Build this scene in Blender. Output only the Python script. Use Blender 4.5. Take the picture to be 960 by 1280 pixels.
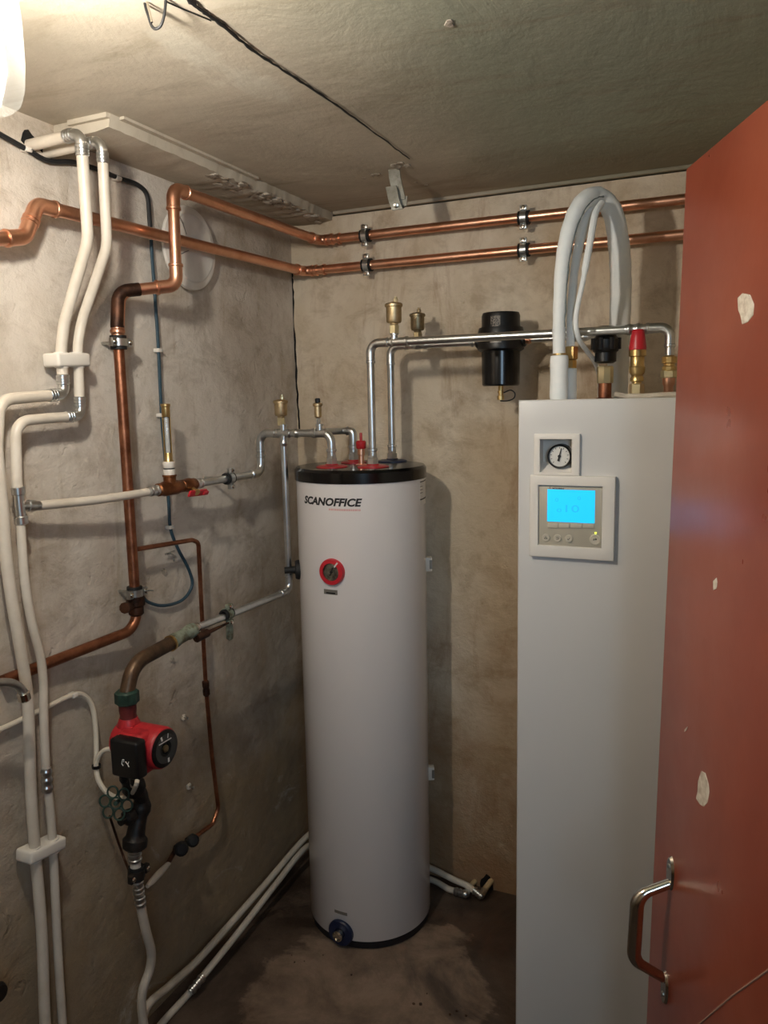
import bpy, bmesh, math, random
from mathutils import Vector, Matrix
random.seed(7)
for o in list(bpy.data.objects): bpy.data.objects.remove(o)
SC = bpy.context.scene
COL = SC.collection
PI = math.pi
V = Vector

# ---------------------------------------------------------------- camera
# room: wall_left is x=0, wall_back is y=0, floor z=0, metres
CAM = V((1.399, -2.378, 1.65)); FPX = 978.4
yaw, pitch, roll = math.radians(-24.3), math.radians(8.04), math.radians(-1.11)
fw = V((math.sin(yaw)*math.cos(pitch), math.cos(yaw)*math.cos(pitch), -math.sin(pitch)))
rt0 = V((math.cos(yaw), -math.sin(yaw), 0)); up0 = rt0.cross(fw)
rt = rt0*math.cos(roll) + up0*math.sin(roll); up = rt.cross(fw)
cd = bpy.data.cameras.new('camera'); cam = bpy.data.objects.new('camera', cd); COL.objects.link(cam)
cd.sensor_fit = 'VERTICAL'; cd.sensor_height = 36; cd.lens = FPX/1280*36; cd.clip_start = .02
cam.matrix_world = Matrix(((rt.x, up.x, -fw.x, CAM.x), (rt.y, up.y, -fw.y, CAM.y), (rt.z, up.z, -fw.z, CAM.z), (0, 0, 0, 1)))
SC.camera = cam

def at(px, py, ax, v):
    """measured point of the photograph on the world plane axis ax = v"""
    d = rt*((px-480)/FPX) - up*((py-640)/FPX) + fw
    return CAM + d*((v-CAM[ax])/d[ax])

# ---------------------------------------------------------------- world, lights, exposure
w = bpy.data.worlds.new('world'); SC.world = w; w.use_nodes = True
w.node_tree.nodes['Background'].inputs[0].default_value = (.55, .7, .9, 1)
w.node_tree.nodes['Background'].inputs[1].default_value = .05
SC.view_settings.view_transform = 'Standard'; SC.view_settings.look = 'None'
SC.view_settings.exposure = 0.58; SC.view_settings.gamma = 1.0
LAMP_STRENGTH = 420.0
hl = bpy.data.lights.new('hall_light', 'AREA'); hl.shape = 'RECTANGLE'; hl.size = .55; hl.size_y = 1.1
hl.energy = 5.5; hl.color = (.55, .78, 1.0)
hlo = bpy.data.objects.new('hall_light', hl); COL.objects.link(hlo)
hlo.location = (2.15, -3.35, 2.0); hl.spread = math.radians(115)
hlo.rotation_euler = (V((.75, -.4, 1.75))-V(hlo.location)).to_track_quat('-Z', 'Y').to_euler()

# ---------------------------------------------------------------- materials
def lin(h):
    h = h.lstrip('#'); c = [int(h[i:i+2], 16)/255 for i in (0, 2, 4)]
    return tuple(x/12.92 if x <= .04045 else ((x+.055)/1.055)**2.4 for x in c)+(1,)

class G:
    """small node graph helper"""
    def __init__(s, name):
        s.m = bpy.data.materials.new(name); s.m.use_nodes = True
        s.t = s.m.node_tree; s.n = s.t.nodes; s.b = s.n['Principled BSDF']
        s.tc = s.n.new('ShaderNodeTexCoord').outputs['Object']
    def link(s, a, b): s.t.links.new(a, b)
    def mapping(s, scale=(1, 1, 1), loc=(0, 0, 0), rot=(0, 0, 0)):
        m = s.n.new('ShaderNodeMapping'); s.link(s.tc, m.inputs[0])
        m.inputs['Scale'].default_value = scale; m.inputs['Location'].default_value = loc; m.inputs['Rotation'].default_value = rot
        return m.outputs[0]
    def noise(s, scale, detail=6, rough=.6, dist=0, vec=None):
        n = s.n.new('ShaderNodeTexNoise'); s.link(vec if vec else s.tc, n.inputs['Vector'])
        n.inputs['Scale'].default_value = scale; n.inputs['Detail'].default_value = detail
        n.inputs['Roughness'].default_value = rough; n.inputs['Distortion'].default_value = dist
        return n.outputs['Fac']
    def ramp(s, f, *stops):
        r = s.n.new('ShaderNodeValToRGB'); s.link(f, r.inputs[0]); e = r.color_ramp.elements
        while len(e) < len(stops): e.new(.5)
        for k, (p, c) in enumerate(stops):
            e[k].position = p; e[k].color = (c, c, c, 1) if isinstance(c, (int, float)) else (lin(c) if isinstance(c, str) else c)
        return r.outputs[0]
    def mix(s, f, a, b, mode='MIX'):
        m = s.n.new('ShaderNodeMix'); m.data_type = 'RGBA'; m.blend_type = mode
        for x, i in ((f, 0), (a, 6), (b, 7)):
            if isinstance(x, str): x = lin(x)
            if hasattr(x, 'is_linked'): s.link(x, m.inputs[i])
            elif i == 0: m.inputs[0].default_value = x
            else: m.inputs[i].default_value = x
        return m.outputs[2]
    def math(s, op, a, b=0.0, c=None):
        m = s.n.new('ShaderNodeMath'); m.operation = op
        for k, x in enumerate((a, b) if c is None else (a, b, c)):
            if hasattr(x, 'is_linked'): s.link(x, m.inputs[k])
            else: m.inputs[k].default_value = x
        return m.outputs[0]
    def xyz(s):
        x = s.n.new('ShaderNodeSeparateXYZ'); s.link(s.tc, x.inputs[0]); return x.outputs
    def base(s, c):
        if isinstance(c, str): s.b.inputs['Base Color'].default_value = lin(c)
        elif isinstance(c, tuple): s.b.inputs['Base Color'].default_value = c
        else: s.link(c, s.b.inputs['Base Color'])
    def rough(s, r):
        if hasattr(r, 'is_linked'): s.link(r, s.b.inputs['Roughness'])
        else: s.b.inputs['Roughness'].default_value = r
    def bump(s, h, strength=.3, dist=.01):
        b = s.n.new('ShaderNodeBump'); s.link(h, b.inputs['Height'])
        b.inputs['Strength'].default_value = strength; b.inputs['Distance'].default_value = dist
        s.link(b.outputs[0], s.b.inputs['Normal'])

def simple(name, c, rough=.5, metal=0.0, c2=None, nscale=30, lo=.4, hi=.65, bump=0, bscale=80, coat=0):
    g = G(name)
    if c2:
        f = g.ramp(g.noise(nscale, 5, .65), (lo, 0), (hi, 1)); g.base(g.mix(f, c, c2))
    else: g.base(c)
    g.rough(rough); g.b.inputs['Metallic'].default_value = metal
    if coat: g.b.inputs['Coat Weight'].default_value = coat; g.b.inputs['Coat Roughness'].default_value = .1
    if bump: g.bump(g.noise(bscale, 4), bump, .003)
    return g.m

def wall_material(name, light, mid, dark, stain, seed, streak=(3, 3, .7), damp=.75):  # damp: height of the dirty zone that also carries painted shade
    g = G(name); mp = g.mapping((1, 1, 1), (seed, seed*.7, 0))
    c = g.mix(g.ramp(g.noise(1.7, 6, .62, .4, mp), (.42, 0), (.58, 1)), mid, light)
    sm = g.noise(8, 8, .70, .35, g.mapping((1, .8, 1.3), (seed+2, 0, 5), (.5, .6, 0)))
    c = g.mix(g.math('MULTIPLY', g.ramp(sm, (.50, 0), (.66, 1)), .40), c, dark)
    c = g.mix(g.math('MULTIPLY', g.ramp(sm, (.30, 1), (.42, 0)), .45), c, light)
    c = g.mix(g.math('MULTIPLY', g.ramp(g.noise(5.5, 7, .7, .3, mp), (.52, 0), (.72, 1)), .45), c, dark)
    st = g.noise(2.6, 8, .7, .5, g.mapping(streak, (seed*2, 0, 0)))
    c = g.mix(g.math('MULTIPLY', g.ramp(st, (.54, 0), (.70, 1)), .55), c, stain)
    # rising damp: ragged dirty zone in the lower plaster, light falloff painted in too
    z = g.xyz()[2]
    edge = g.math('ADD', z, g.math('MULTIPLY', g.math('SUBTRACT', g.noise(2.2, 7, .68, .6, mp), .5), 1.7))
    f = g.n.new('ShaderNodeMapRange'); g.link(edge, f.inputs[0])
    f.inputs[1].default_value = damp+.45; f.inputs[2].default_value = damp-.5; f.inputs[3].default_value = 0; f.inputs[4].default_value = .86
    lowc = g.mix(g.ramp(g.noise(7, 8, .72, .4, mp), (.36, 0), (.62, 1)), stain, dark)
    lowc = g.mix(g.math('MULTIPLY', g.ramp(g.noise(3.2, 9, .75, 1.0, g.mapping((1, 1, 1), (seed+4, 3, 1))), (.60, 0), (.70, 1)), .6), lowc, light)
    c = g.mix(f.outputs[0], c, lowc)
    # pits and specks
    c = g.mix(g.math('MULTIPLY', g.ramp(g.noise(38, 3, .6, 0, mp), (.70, 0), (.78, 1)), .35), c, dark)
    g.base(c); g.rough(.92); g.b.inputs['Specular IOR Level'].default_value = .2
    h = g.math('ADD', g.math('MULTIPLY', g.noise(3.2, 8, .62, .3, mp), 1.6), g.math('MULTIPLY', g.noise(30, 6, .7, 0, mp), .40))
    h = g.math('ADD', h, g.math('MULTIPLY', sm, .8))
    h = g.math('ADD', h, g.math('MULTIPLY', g.ramp(g.noise(17, 4, .6, .5, mp), (.66, 0), (.74, 1)), -.35))
    g.bump(h, .45, .02)
    return g.m

M = {}
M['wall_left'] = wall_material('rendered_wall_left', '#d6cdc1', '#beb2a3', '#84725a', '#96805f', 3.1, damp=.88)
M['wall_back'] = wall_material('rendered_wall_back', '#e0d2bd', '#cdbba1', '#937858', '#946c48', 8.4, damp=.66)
def ceiling_material():
    g = G('board_marked_concrete')
    c = g.mix(g.ramp(g.noise(1.3, 6, .65, .5), (.36, 0), (.64, 1)), '#b0a695', '#d3c9b7')
    gr = g.n.new('ShaderNodeMapRange'); g.link(g.xyz()[0], gr.inputs[0]); gr.inputs[1].default_value = .60; gr.inputs[2].default_value = .95
    c = g.mix(g.math('MULTIPLY', gr.outputs[0], .75), c, '#959d8a')
    c = g.mix(g.math('MULTIPLY', g.ramp(g.noise(2.6, 7, .7, .8, g.mapping((.8, 3, 1), (2, 1, 0))), (.52, 0), (.68, 1)), .5), c, '#8f836c')
    c = g.mix(g.math('MULTIPLY', g.ramp(g.noise(3.3, 7, .7, 0, g.mapping((1, 1, 1), (7, 2, 0))), (.64, 0), (.70, 1)), .6), c, '#ddd6c6')
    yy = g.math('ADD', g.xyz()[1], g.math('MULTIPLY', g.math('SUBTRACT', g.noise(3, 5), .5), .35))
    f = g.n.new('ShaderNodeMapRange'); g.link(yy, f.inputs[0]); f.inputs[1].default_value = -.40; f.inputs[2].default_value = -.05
    # pale plaster repairs beside the cable
    for cx, cy, rx, ry in ((.50, -1.18, .045, .11), (.52, -.98, .05, .10), (1.05, -1.42, .13, .07)):
        x, y, _ = g.xyz()
        dx = g.math('DIVIDE', g.math('SUBTRACT', x, cx), rx); dy = g.math('DIVIDE', g.math('SUBTRACT', y, cy), ry)
        dd_ = g.math('ADD', g.math('ADD', g.math('MULTIPLY', dx, dx), g.math('MULTIPLY', dy, dy)), g.math('MULTIPLY', g.math('SUBTRACT', g.noise(14, 6, .7), .5), 2.4))
        c = g.mix(g.math('MULTIPLY', g.ramp(dd_, (.45, 1), (1.0, 0)), .5), c, '#cfcabb')
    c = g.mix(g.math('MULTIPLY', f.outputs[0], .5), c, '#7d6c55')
    g.base(c); g.rough(.85); g.b.inputs['Specular IOR Level'].default_value = .25
    h = g.math('ADD', g.noise(4.5, 7, .62, .4, g.mapping((1.4, .8, 1))), g.math('MULTIPLY', g.noise(24, 5, .7), .25))
    g.bump(h, .28, .02); return g.m
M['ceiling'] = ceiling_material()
def floor_material():
    g = G('stained_damp_floor')
    c = g.mix(g.ramp(g.noise(4.5, 8, .72, .4), (.38, 0), (.62, 1)), '#5c4a3a', '#947e6b')
    c = g.mix(g.math('MULTIPLY', g.ramp(g.noise(2.4, 6, .6, .6, g.mapping((1, 1, 1), (3, 5, 0))), (.56, 0), (.68, 1)), .5), c, '#8f5a38')
    d = g.ramp(g.noise(1.9, 9, .62, .9, g.mapping((1, 1, 1), (1.35, .6, 0))), (.44, 1), (.52, 0))
    c = g.mix(g.math('MULTIPLY', d, .88), c, '#2a1f19')
    c = g.mix(g.math('MULTIPLY', g.ramp(g.noise(60, 3, .6), (.68, 0), (.74, 1)), .35), c, '#a3907b')
    x, y, _ = g.xyz()
    dx = g.math('DIVIDE', g.math('SUBTRACT', x, .52), .34); dy = g.math('DIVIDE', g.math('SUBTRACT', y, -.60), .40)
    isl = g.math('ADD', g.math('ADD', g.math('MULTIPLY', dx, dx), g.math('MULTIPLY', dy, dy)), g.math('MULTIPLY', g.math('SUBTRACT', g.noise(5, 8, .65, .4), .5), 1.6))
    c = g.mix(g.math('MULTIPLY', g.ramp(isl, (.80, 0), (.92, 1)), .72), c, '#33261e')
    c = g.mix(g.math('MULTIPLY', g.ramp(isl, (.45, 1), (.85, 0)), .22), c, '#87766a')
    g.base(c); g.rough(g.math('SUBTRACT', .78, g.math('MULTIPLY', d, .28)))
    g.bump(g.math('ADD', g.noise(9, 8, .7), g.math('MULTIPLY', d, -.25)), .45, .015); return g.m
M['floor'] = floor_material()
M['render_rough'] = simple('rough_mortar', '#bdb3a4', .95, 0, '#8f8170', 22, .42, .6, .9, 60)
M['hole'] = simple('dark_hole', '#14110f', 1)
M['copper'] = simple('copper', '#ecb89c', .33, 1, '#d39676', 9, .35, .7)
M['copper_old'] = simple('aged_copper', '#b47a5c', .42, 1, '#6e4330', 14, .35, .68, .15, 90)
M['copper_dirty'] = simple('tarnished_copper', '#5a3d2e', .5, .8, '#2e201a', 18, .4, .62, .3, 70)
M['steel'] = simple('zinc_plated_steel', '#dcdedd', .30, 1, '#c2c6c7', 12, .4, .65)
M['steel_dull'] = simple('dull_galvanised_steel', '#c4c5c1', .42, 1, '#a09f9a', 20, .4, .65, .15, 120)
M['chrome'] = simple('nickel', '#cfcac0', .16, 1)
M['brass'] = simple('brass', '#d6bb84', .34, 1, '#b8965c', 20, .4, .7)
M['brass_vent'] = simple('sandblasted_brass', '#cdb893', .45, 1, '#b39a70', 30, .4, .7, .1, 150)
M['brass_dark'] = simple('dull_brass', '#a8987a', .45, 1, '#877659', 30, .4, .7, .1, 150)
M['brass_red'] = simple('red_bronze', '#9a643f', .42, .9, '#6b4129', 20, .4, .65, .15, 100)
M['brass_pale'] = simple('pale_nickel_brass', '#d9cda6', .32, .8)
M['iron_brown'] = simple('weathered_brown_pipe', '#6d5540', .42, .6, '#3c2f24', 14, .38, .66, .25, 70)
M['verdigris'] = simple('verdigris_bronze', '#8b9484', .7, .3, '#5f5a45', 40, .42, .6, .5, 60)
M['green'] = simple('green_paint', '#29463c', .5, .1, '#172820', 30, .4, .65, .2, 90)
M['valve_black'] = simple('blackened_valve', '#201c18', .5, .3, '#39302a', 25, .45, .7, .4, 70)
M['white_pipe'] = simple('white_coated_pipe', '#d9d0c2', .38, 0, '#c8bdac', 8, .4, .7)
M['white_cable'] = simple('white_cable', '#d6cbb9', .5)
M['cream'] = simple('cream_pipe', '#c9b48d', .5)
M['plastic_white'] = simple('white_plastic', '#e0dad0', .42)
M['red'] = simple('red_enamel', '#b3262c', .36, 0, '#9a2026', 25, .4, .7)
M['pump_red'] = simple('red_cast_housing', '#b2252c', .42, 0, '#8f1e24', 30, .45, .7, .2, 120)
M['pump_dark_red'] = simple('dark_red_casting', '#6a2320', .6, 0, '#4d1a18', 30)
M['red_plastic'] = simple('red_plastic', '#c42733', .35)
M['black'] = simple('black_plastic', '#0c0c0d', .38)
M['black_gloss'] = simple('black_gloss_lid', '#070707', .2)
M['rubber'] = simple('black_rubber', '#121212', .65)
M['tank'] = simple('white_enamelled_steel', '#e2dddb', .24, 0, coat=.25)
M['cabinet'] = simple('white_powder_coat', '#d0cecb', .36)
M['cabinet_trim'] = simple('white_moulded_plastic', '#e2dcd3', .42)
M['control_grey'] = simple('warm_grey_plastic', '#b6ae9c', .45)
M['key'] = simple('grey_key', '#c2baa8', .45)
M['ink'] = simple('dark_ink', '#1c1a1a', .6)
M['ink_red'] = simple('faded_red_ink', '#d8a8a4', .5)
M['ink_white'] = simple('white_print', '#d8d6d0', .5)
M['plate'] = simple('brushed_label', '#8c8780', .45, .5)
M['dial'] = simple('dial_face', '#d9d6cf', .4)
M['dial_dark'] = simple('metal_dial', '#9a9686', .3, .8, '#5b584e', 60)
M['blue'] = simple('dark_blue_plastic', '#14203f', .4)
M['navy_black'] = simple('dark_foot_ring', '#16161b', .5)
M['cable_dark'] = simple('dark_blue_cable', '#2c4654', .45)
M['cable_black'] = simple('black_cable', '#1c1d1f', .55)
M['foam'] = simple('white_foam_insulation', '#f6f7f5', .6, 0, '#e8eeee', 14, .4, .7, .25, 60)
M['vent_white'] = simple('painted_vent_cover', '#e6e2db', .4, 0, '#dbd5cb', 6, .4, .6)
M['zinc'] = simple('bent_zinc_strip', '#a39f93', .45, .8, '#7d786b', 25, .4, .65, .2, 80)
M['rust'] = simple('rusted_steel', '#5c4434', .75, .4, '#33261e', 40)
def emit(name, c, s):
    g = G(name); g.base(c); g.b.inputs['Emission Color'].default_value = lin(c) if isinstance(c, str) else c
    g.b.inputs['Emission Strength'].default_value = s; return g.m
M['bulb'] = emit('lit_bulb', (1.0, .92, .82, 1), LAMP_STRENGTH)
M['screen'] = emit('backlit_screen', '#18b4f0', .66)
M['screen_text'] = emit('screen_digits', '#1a9fd4', .7)
M['led'] = emit('green_led', '#e6ff3a', 3)
def glass_shade():
    g = G('ribbed_lamp_glass'); t = g.t; out = g.n['Material Output']
    tr = g.n.new('ShaderNodeBsdfTransparent'); tr.inputs[0].default_value = (.96, .97, .96, 1)
    tl = g.n.new('ShaderNodeBsdfTranslucent'); tl.inputs[0].default_value = (.92, .95, .93, 1)
    df = g.n.new('ShaderNodeBsdfDiffuse'); df.inputs[0].default_value = (.9, .93, .9, 1)
    gl = g.n.new('ShaderNodeBsdfGlossy'); gl.inputs['Roughness'].default_value = .08
    m0 = g.n.new('ShaderNodeMixShader'); m0.inputs[0].default_value = .5; g.link(tl.outputs[0], m0.inputs[1]); g.link(df.outputs[0], m0.inputs[2])
    lw = g.n.new('ShaderNodeLayerWeight'); lw.inputs[0].default_value = .35
    f = g.math('ADD', g.math('MULTIPLY', lw.outputs['Facing'], .006), .003)
    m1 = g.n.new('ShaderNodeMixShader'); g.link(f, m1.inputs[0]); g.link(tr.outputs[0], m1.inputs[1]); g.link(m0.outputs[0], m1.inputs[2])
    m2 = g.n.new('ShaderNodeMixShader'); g.link(g.math('MULTIPLY', lw.outputs['Fresnel'], .04), m2.inputs[0]); g.link(m1.outputs[0], m2.inputs[1]); g.link(gl.outputs[0], m2.inputs[2])
    g.link(m2.outputs[0], out.inputs[0]); return g.m
M['shade'] = glass_shade()
def clear_glass():
    g = G('clear_sight_glass'); out = g.n['Material Output']
    tr = g.n.new('ShaderNodeBsdfTransparent'); tr.inputs[0].default_value = (.9, .93, .96, 1)
    gl = g.n.new('ShaderNodeBsdfGlossy'); gl.inputs['Roughness'].default_value = .05
    m = g.n.new('ShaderNodeMixShader'); m.inputs[0].default_value = .14
    g.link(tr.outputs[0], m.inputs[1]); g.link(gl.outputs[0], m.inputs[2]); g.link(m.outputs[0], out.inputs[0]); return g.m
M['glass'] = clear_glass()
def door_material():
    g = G('red_brown_gloss_paint')
    c = g.mix(g.ramp(g.noise(2.2, 5, .6, .5), (.35, 0), (.65, 1)), '#823a27', '#934933')
    c = g.mix(g.math('MULTIPLY', g.ramp(g.noise(7, 8, .7), (.56, 0), (.72, 1)), .35), c, '#7a3222')
    g.base(c); g.rough(g.ramp(g.noise(3, 5, .6), (.3, .26), (.7, .40))); g.bump(g.noise(12, 4, .5), .12, .006); return g.m
M['door'] = door_material()
M['filler'] = simple('bare_white_filler', '#d8cfc0', .8, 0, '#b9ab99', 90)

# ---------------------------------------------------------------- mesh helpers
def frame(o, z, x=None):
    z = V(z).normalized()
    if x is None: x = V((0, 0, 1)) if abs(z.z) < .9 else V((1, 0, 0))
    x = V(x); x = (x - z*x.dot(z)).normalized(); y = z.cross(x)
    return Matrix(((x.x, y.x, z.x, o[0]), (x.y, y.y, z.y, o[1]), (x.z, y.z, z.z, o[2]), (0, 0, 0, 1)))

def lathe(bm, prof, mat=Matrix(), seg=20, cap=True):
    rings = []
    for r, z in prof:
        if r < 1e-6: rings.append([bm.verts.new(mat @ V((0, 0, z)))])
        else: rings.append([bm.verts.new(mat @ V((r*math.cos(2*PI*k/seg), r*math.sin(2*PI*k/seg), z))) for k in range(seg)])
    for a, b in zip(rings, rings[1:]):
        for k in range(seg):
            q = (k+1) % seg
            if len(a) == 1 and len(b) == 1: continue
            if len(a) == 1: bm.faces.new((a[0], b[q], b[k]))
            elif len(b) == 1: bm.faces.new((a[k], a[q], b[0]))
            else: bm.faces.new((a[k], a[q], b[q], b[k]))
    if cap:
        if len(rings[0]) > 1: bm.faces.new(rings[0][::-1])
        if len(rings[-1]) > 1: bm.faces.new(rings[-1])

def box(bm, mn, mx, mat=Matrix(), bevel=0, seg=2):
    b = bmesh.new(); bmesh.ops.create_cube(b, size=1)
    for v in b.verts: v.co = V([(mn[i]+mx[i])/2 + v.co[i]*(mx[i]-mn[i]) for i in range(3)])
    if bevel: bmesh.ops.bevel(b, geom=b.edges[:], offset=bevel, segments=seg, profile=.5, affect='EDGES')
    b.transform(mat); join(bm, b)

def join(bm, b):
    mp = {v: bm.verts.new(v.co) for v in b.verts}
    for f in b.faces: bm.faces.new([mp[v] for v in f.verts])
    b.free()

def fillet(pts, rad, n=6):
    out = [V(pts[0])]
    for i in range(1, len(pts)-1):
        p, a, b = V(pts[i]), V(pts[i-1]), V(pts[i+1])
        da, db = (a-p), (b-p); la, lb = da.length, db.length; da.normalize(); db.normalize()
        ang = da.angle(db); r = rad[i] if isinstance(rad, (list, dict)) else rad
        if ang > PI-.03 or r <= 0: out.append(p); continue
        t = min(r/math.tan(ang/2), la*.49, lb*.49)
        c = p + (da+db).normalized()*(t/math.cos(ang/2)); s, e = p+da*t, p+db*t
        u, v2 = s-c, e-c; tot = u.angle(v2); ax = u.cross(v2).normalized()
        for k in range(n+1): out.append(c + Matrix.Rotation(tot*k/n, 3, ax) @ u)
    out.append(V(pts[-1])); return out

def smooth_path(pts, n=8):
    """Catmull-Rom through the points"""
    p = [V(q) for q in pts]; p = [p[0]*2-p[1]]+p+[p[-1]*2-p[-2]]; out = []
    for i in range(1, len(p)-2):
        for k in range(n):
            t = k/n; a, b, c, d = p[i-1:i+3]
            out.append(.5*((2*b)+(c-a)*t+(2*a-5*b+4*c-d)*t*t+(3*b-a-3*c+d)*t**3))
    out.append(p[-2]); return out

def sweep(bm, pts, r, seg=12, cap=True, closed=False):
    pts = [V(p) for p in pts]; n = len(pts); tan = []
    for i in range(n):
        a = pts[i-1] if (i or closed) else pts[0]; b = pts[(i+1) % n] if (i < n-1 or closed) else pts[-1]
        tan.append((b-a).normalized())
    x = V((0, 0, 1)) if abs(tan[0].z) < .9 else V((1, 0, 0)); rings = []
    for i in range(n):
        x = (x - tan[i]*x.dot(tan[i])).normalized(); y = tan[i].cross(x); rr = r[i] if isinstance(r, (list, tuple)) else r
        rings.append([bm.verts.new(pts[i] + (x*math.cos(2*PI*k/seg)+y*math.sin(2*PI*k/seg))*rr) for k in range(seg)])
    for i in range(n if closed else n-1):
        a, b = rings[i], rings[(i+1) % n]
        for k in range(seg): bm.faces.new((a[k], a[(k+1) % seg], b[(k+1) % seg], b[k]))
    if cap and not closed: bm.faces.new(rings[0][::-1]); bm.faces.new(rings[-1])

ORG = {}
def obj(name, bm, m, parent=None, label=None, sharp=.6, origin=None):
    bmesh.ops.recalc_face_normals(bm, faces=bm.faces[:])
    if parent is not None: org = ORG[parent]
    elif origin is not None: org = V(origin)
    else:
        xs = [v.co for v in bm.verts]
        org = V(((min(c.x for c in xs)+max(c.x for c in xs))/2, (min(c.y for c in xs)+max(c.y for c in xs))/2, min(c.z for c in xs)))
    for v in bm.verts: v.co -= org
    for f in bm.faces: f.smooth = True
    for e in bm.edges:
        if len(e.link_faces) == 2 and e.calc_face_angle() > sharp: e.smooth = False
    me = bpy.data.meshes.new(name); bm.to_mesh(me); bm.free()
    me.materials.append(M[m] if isinstance(m, str) else m)
    o = bpy.data.objects.new(name, me); COL.objects.link(o)
    if parent is not None: o.parent = parent
    else: o.location = org
    ORG[o] = org
    if label: o['label'] = label
    return o

def thing(name, label, cat, loc, group=None):
    o = bpy.data.objects.new(name, None); COL.objects.link(o); o.empty_display_size = .02
    o.location = loc; ORG[o] = V(loc); o['label'] = label; o['category'] = cat
    if group: o['group'] = group
    return o
def tag(o, label, cat, group=None):
    o['label'] = label; o['category'] = cat
    if group: o['group'] = group
    return o
def struct(name, bm, m, parent=None, label=None):
    o = obj(name, bm, m, parent, label, origin=(0, 0, 0))
    if parent is None: o['kind'] = 'structure'
    return o
def B(): return bmesh.new()
def one(fn, *a, **k):
    bm = B(); fn(bm, *a, **k); return bm

def ring(bm, o, z, r, wid, thick, seg=24):
    """hollow band around an axis"""
    lathe(bm, [(r, -wid/2), (r+thick, -wid/2), (r+thick, wid/2), (r, wid/2), (r, -wid/2)], frame(o, z), seg, False)

def pipe_run(root, pts, r, m, em=None, bends=None, elbows=(), R=.028, fat=1.14, bead=1.28, name='pipe', seg=14, ename='elbow', collar=.026, ribs=False):
    """straight or bent lengths of pipe joined by elbow fittings at the listed corners"""
    pts = [V(p) for p in pts]; bends = bends or {}
    cuts = [0]+sorted(elbows)+[len(pts)-1]
    for a, b in zip(cuts, cuts[1:]):
        seg_pts = [p.copy() for p in pts[a:b+1]]
        if a in elbows: seg_pts[0] += (seg_pts[1]-seg_pts[0]).normalized()*min(R*.9, (seg_pts[1]-seg_pts[0]).length*.45)
        if b in elbows: seg_pts[-1] += (seg_pts[-2]-seg_pts[-1]).normalized()*min(R*.9, (seg_pts[-2]-seg_pts[-1]).length*.45)
        rad = [bends.get(i, 0) for i in range(a, b+1)]
        obj(name, one(sweep, fillet(seg_pts, rad, 8), r, seg), m, root)
    for e in elbows:
        p = pts[e]; da = (pts[e-1]-p); db = (pts[e+1]-p)
        la = min(R+collar, da.length*.6); lb = min(R+collar, db.length*.6); da.normalize(); db.normalize()
        bm = B(); sweep(bm, fillet([p+da*la, p, p+db*lb], R, 8), r*fat, seg)
        for d, l in ((da, la), (db, lb)):
            for q in ((l-.004, ) if not ribs else (l-.003, l-.010, l-.017)):
                lathe(bm, [(r*fat, -.004), (r*bead, -.0025), (r*bead, .0025), (r*fat, .004)], frame(p+d*q, d), seg, False)
        obj(ename, bm, em or m, root)

def socket(root, o, d, r, L, m='steel', name='coupling', label=None, n=2):
    """press coupling with crimped beads along direction d"""
    prof = [(r*1.12, -L/2)]
    for k in range(n):
        c = -L/2 + L*(k+.5)/n
        prof += [(r*1.12, c-L*.28/n), (r*1.30, c-L*.14/n), (r*1.30, c+L*.14/n), (r*1.12, c+L*.28/n)]
    prof.append((r*1.12, L/2))
    return obj(name, one(lathe, prof, frame(o, d), 16), m, root, label)

def hexnut(bm, o, d, r, L, x=None):
    lathe(bm, [(r*.9, -L/2), (r, -L/2+.0015), (r, L/2-.0015), (r*.9, L/2)], frame(o, d, x), 6)

# ---------------------------------------------------------------- setting
XR, YF, ZC = 1.72, -3.9, 2.265
bm = B(); box(bm, (-.12, YF-.1, -.1), (2.6, .12, 0)); struct('floor', bm, 'floor')
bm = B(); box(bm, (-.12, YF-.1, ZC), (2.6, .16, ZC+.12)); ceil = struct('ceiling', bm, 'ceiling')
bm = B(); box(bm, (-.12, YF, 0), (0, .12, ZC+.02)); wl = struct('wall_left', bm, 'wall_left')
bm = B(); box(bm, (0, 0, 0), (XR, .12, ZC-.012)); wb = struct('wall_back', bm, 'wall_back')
bm = B(); box(bm, (0, .045, ZC-.012), (XR, .12, ZC)); obj('joint_recess', bm, 'render_rough', wb)
bm = B(); box(bm, (XR, -1.9, 0), (XR+.1, .12, ZC)); struct('wall_right', bm, 'wall_back')
bm = B(); box(bm, (2.5, YF, 0), (2.6, -1.9, ZC)); box(bm, (XR+.1, -1.95, 0), (2.5, -1.85, ZC)); struct('wall_hall', bm, 'wall_back')
bm = B(); box(bm, (0, YF-.1, 0), (2.6, YF, ZC)); struct('wall_front', bm, 'wall_back')
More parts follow.
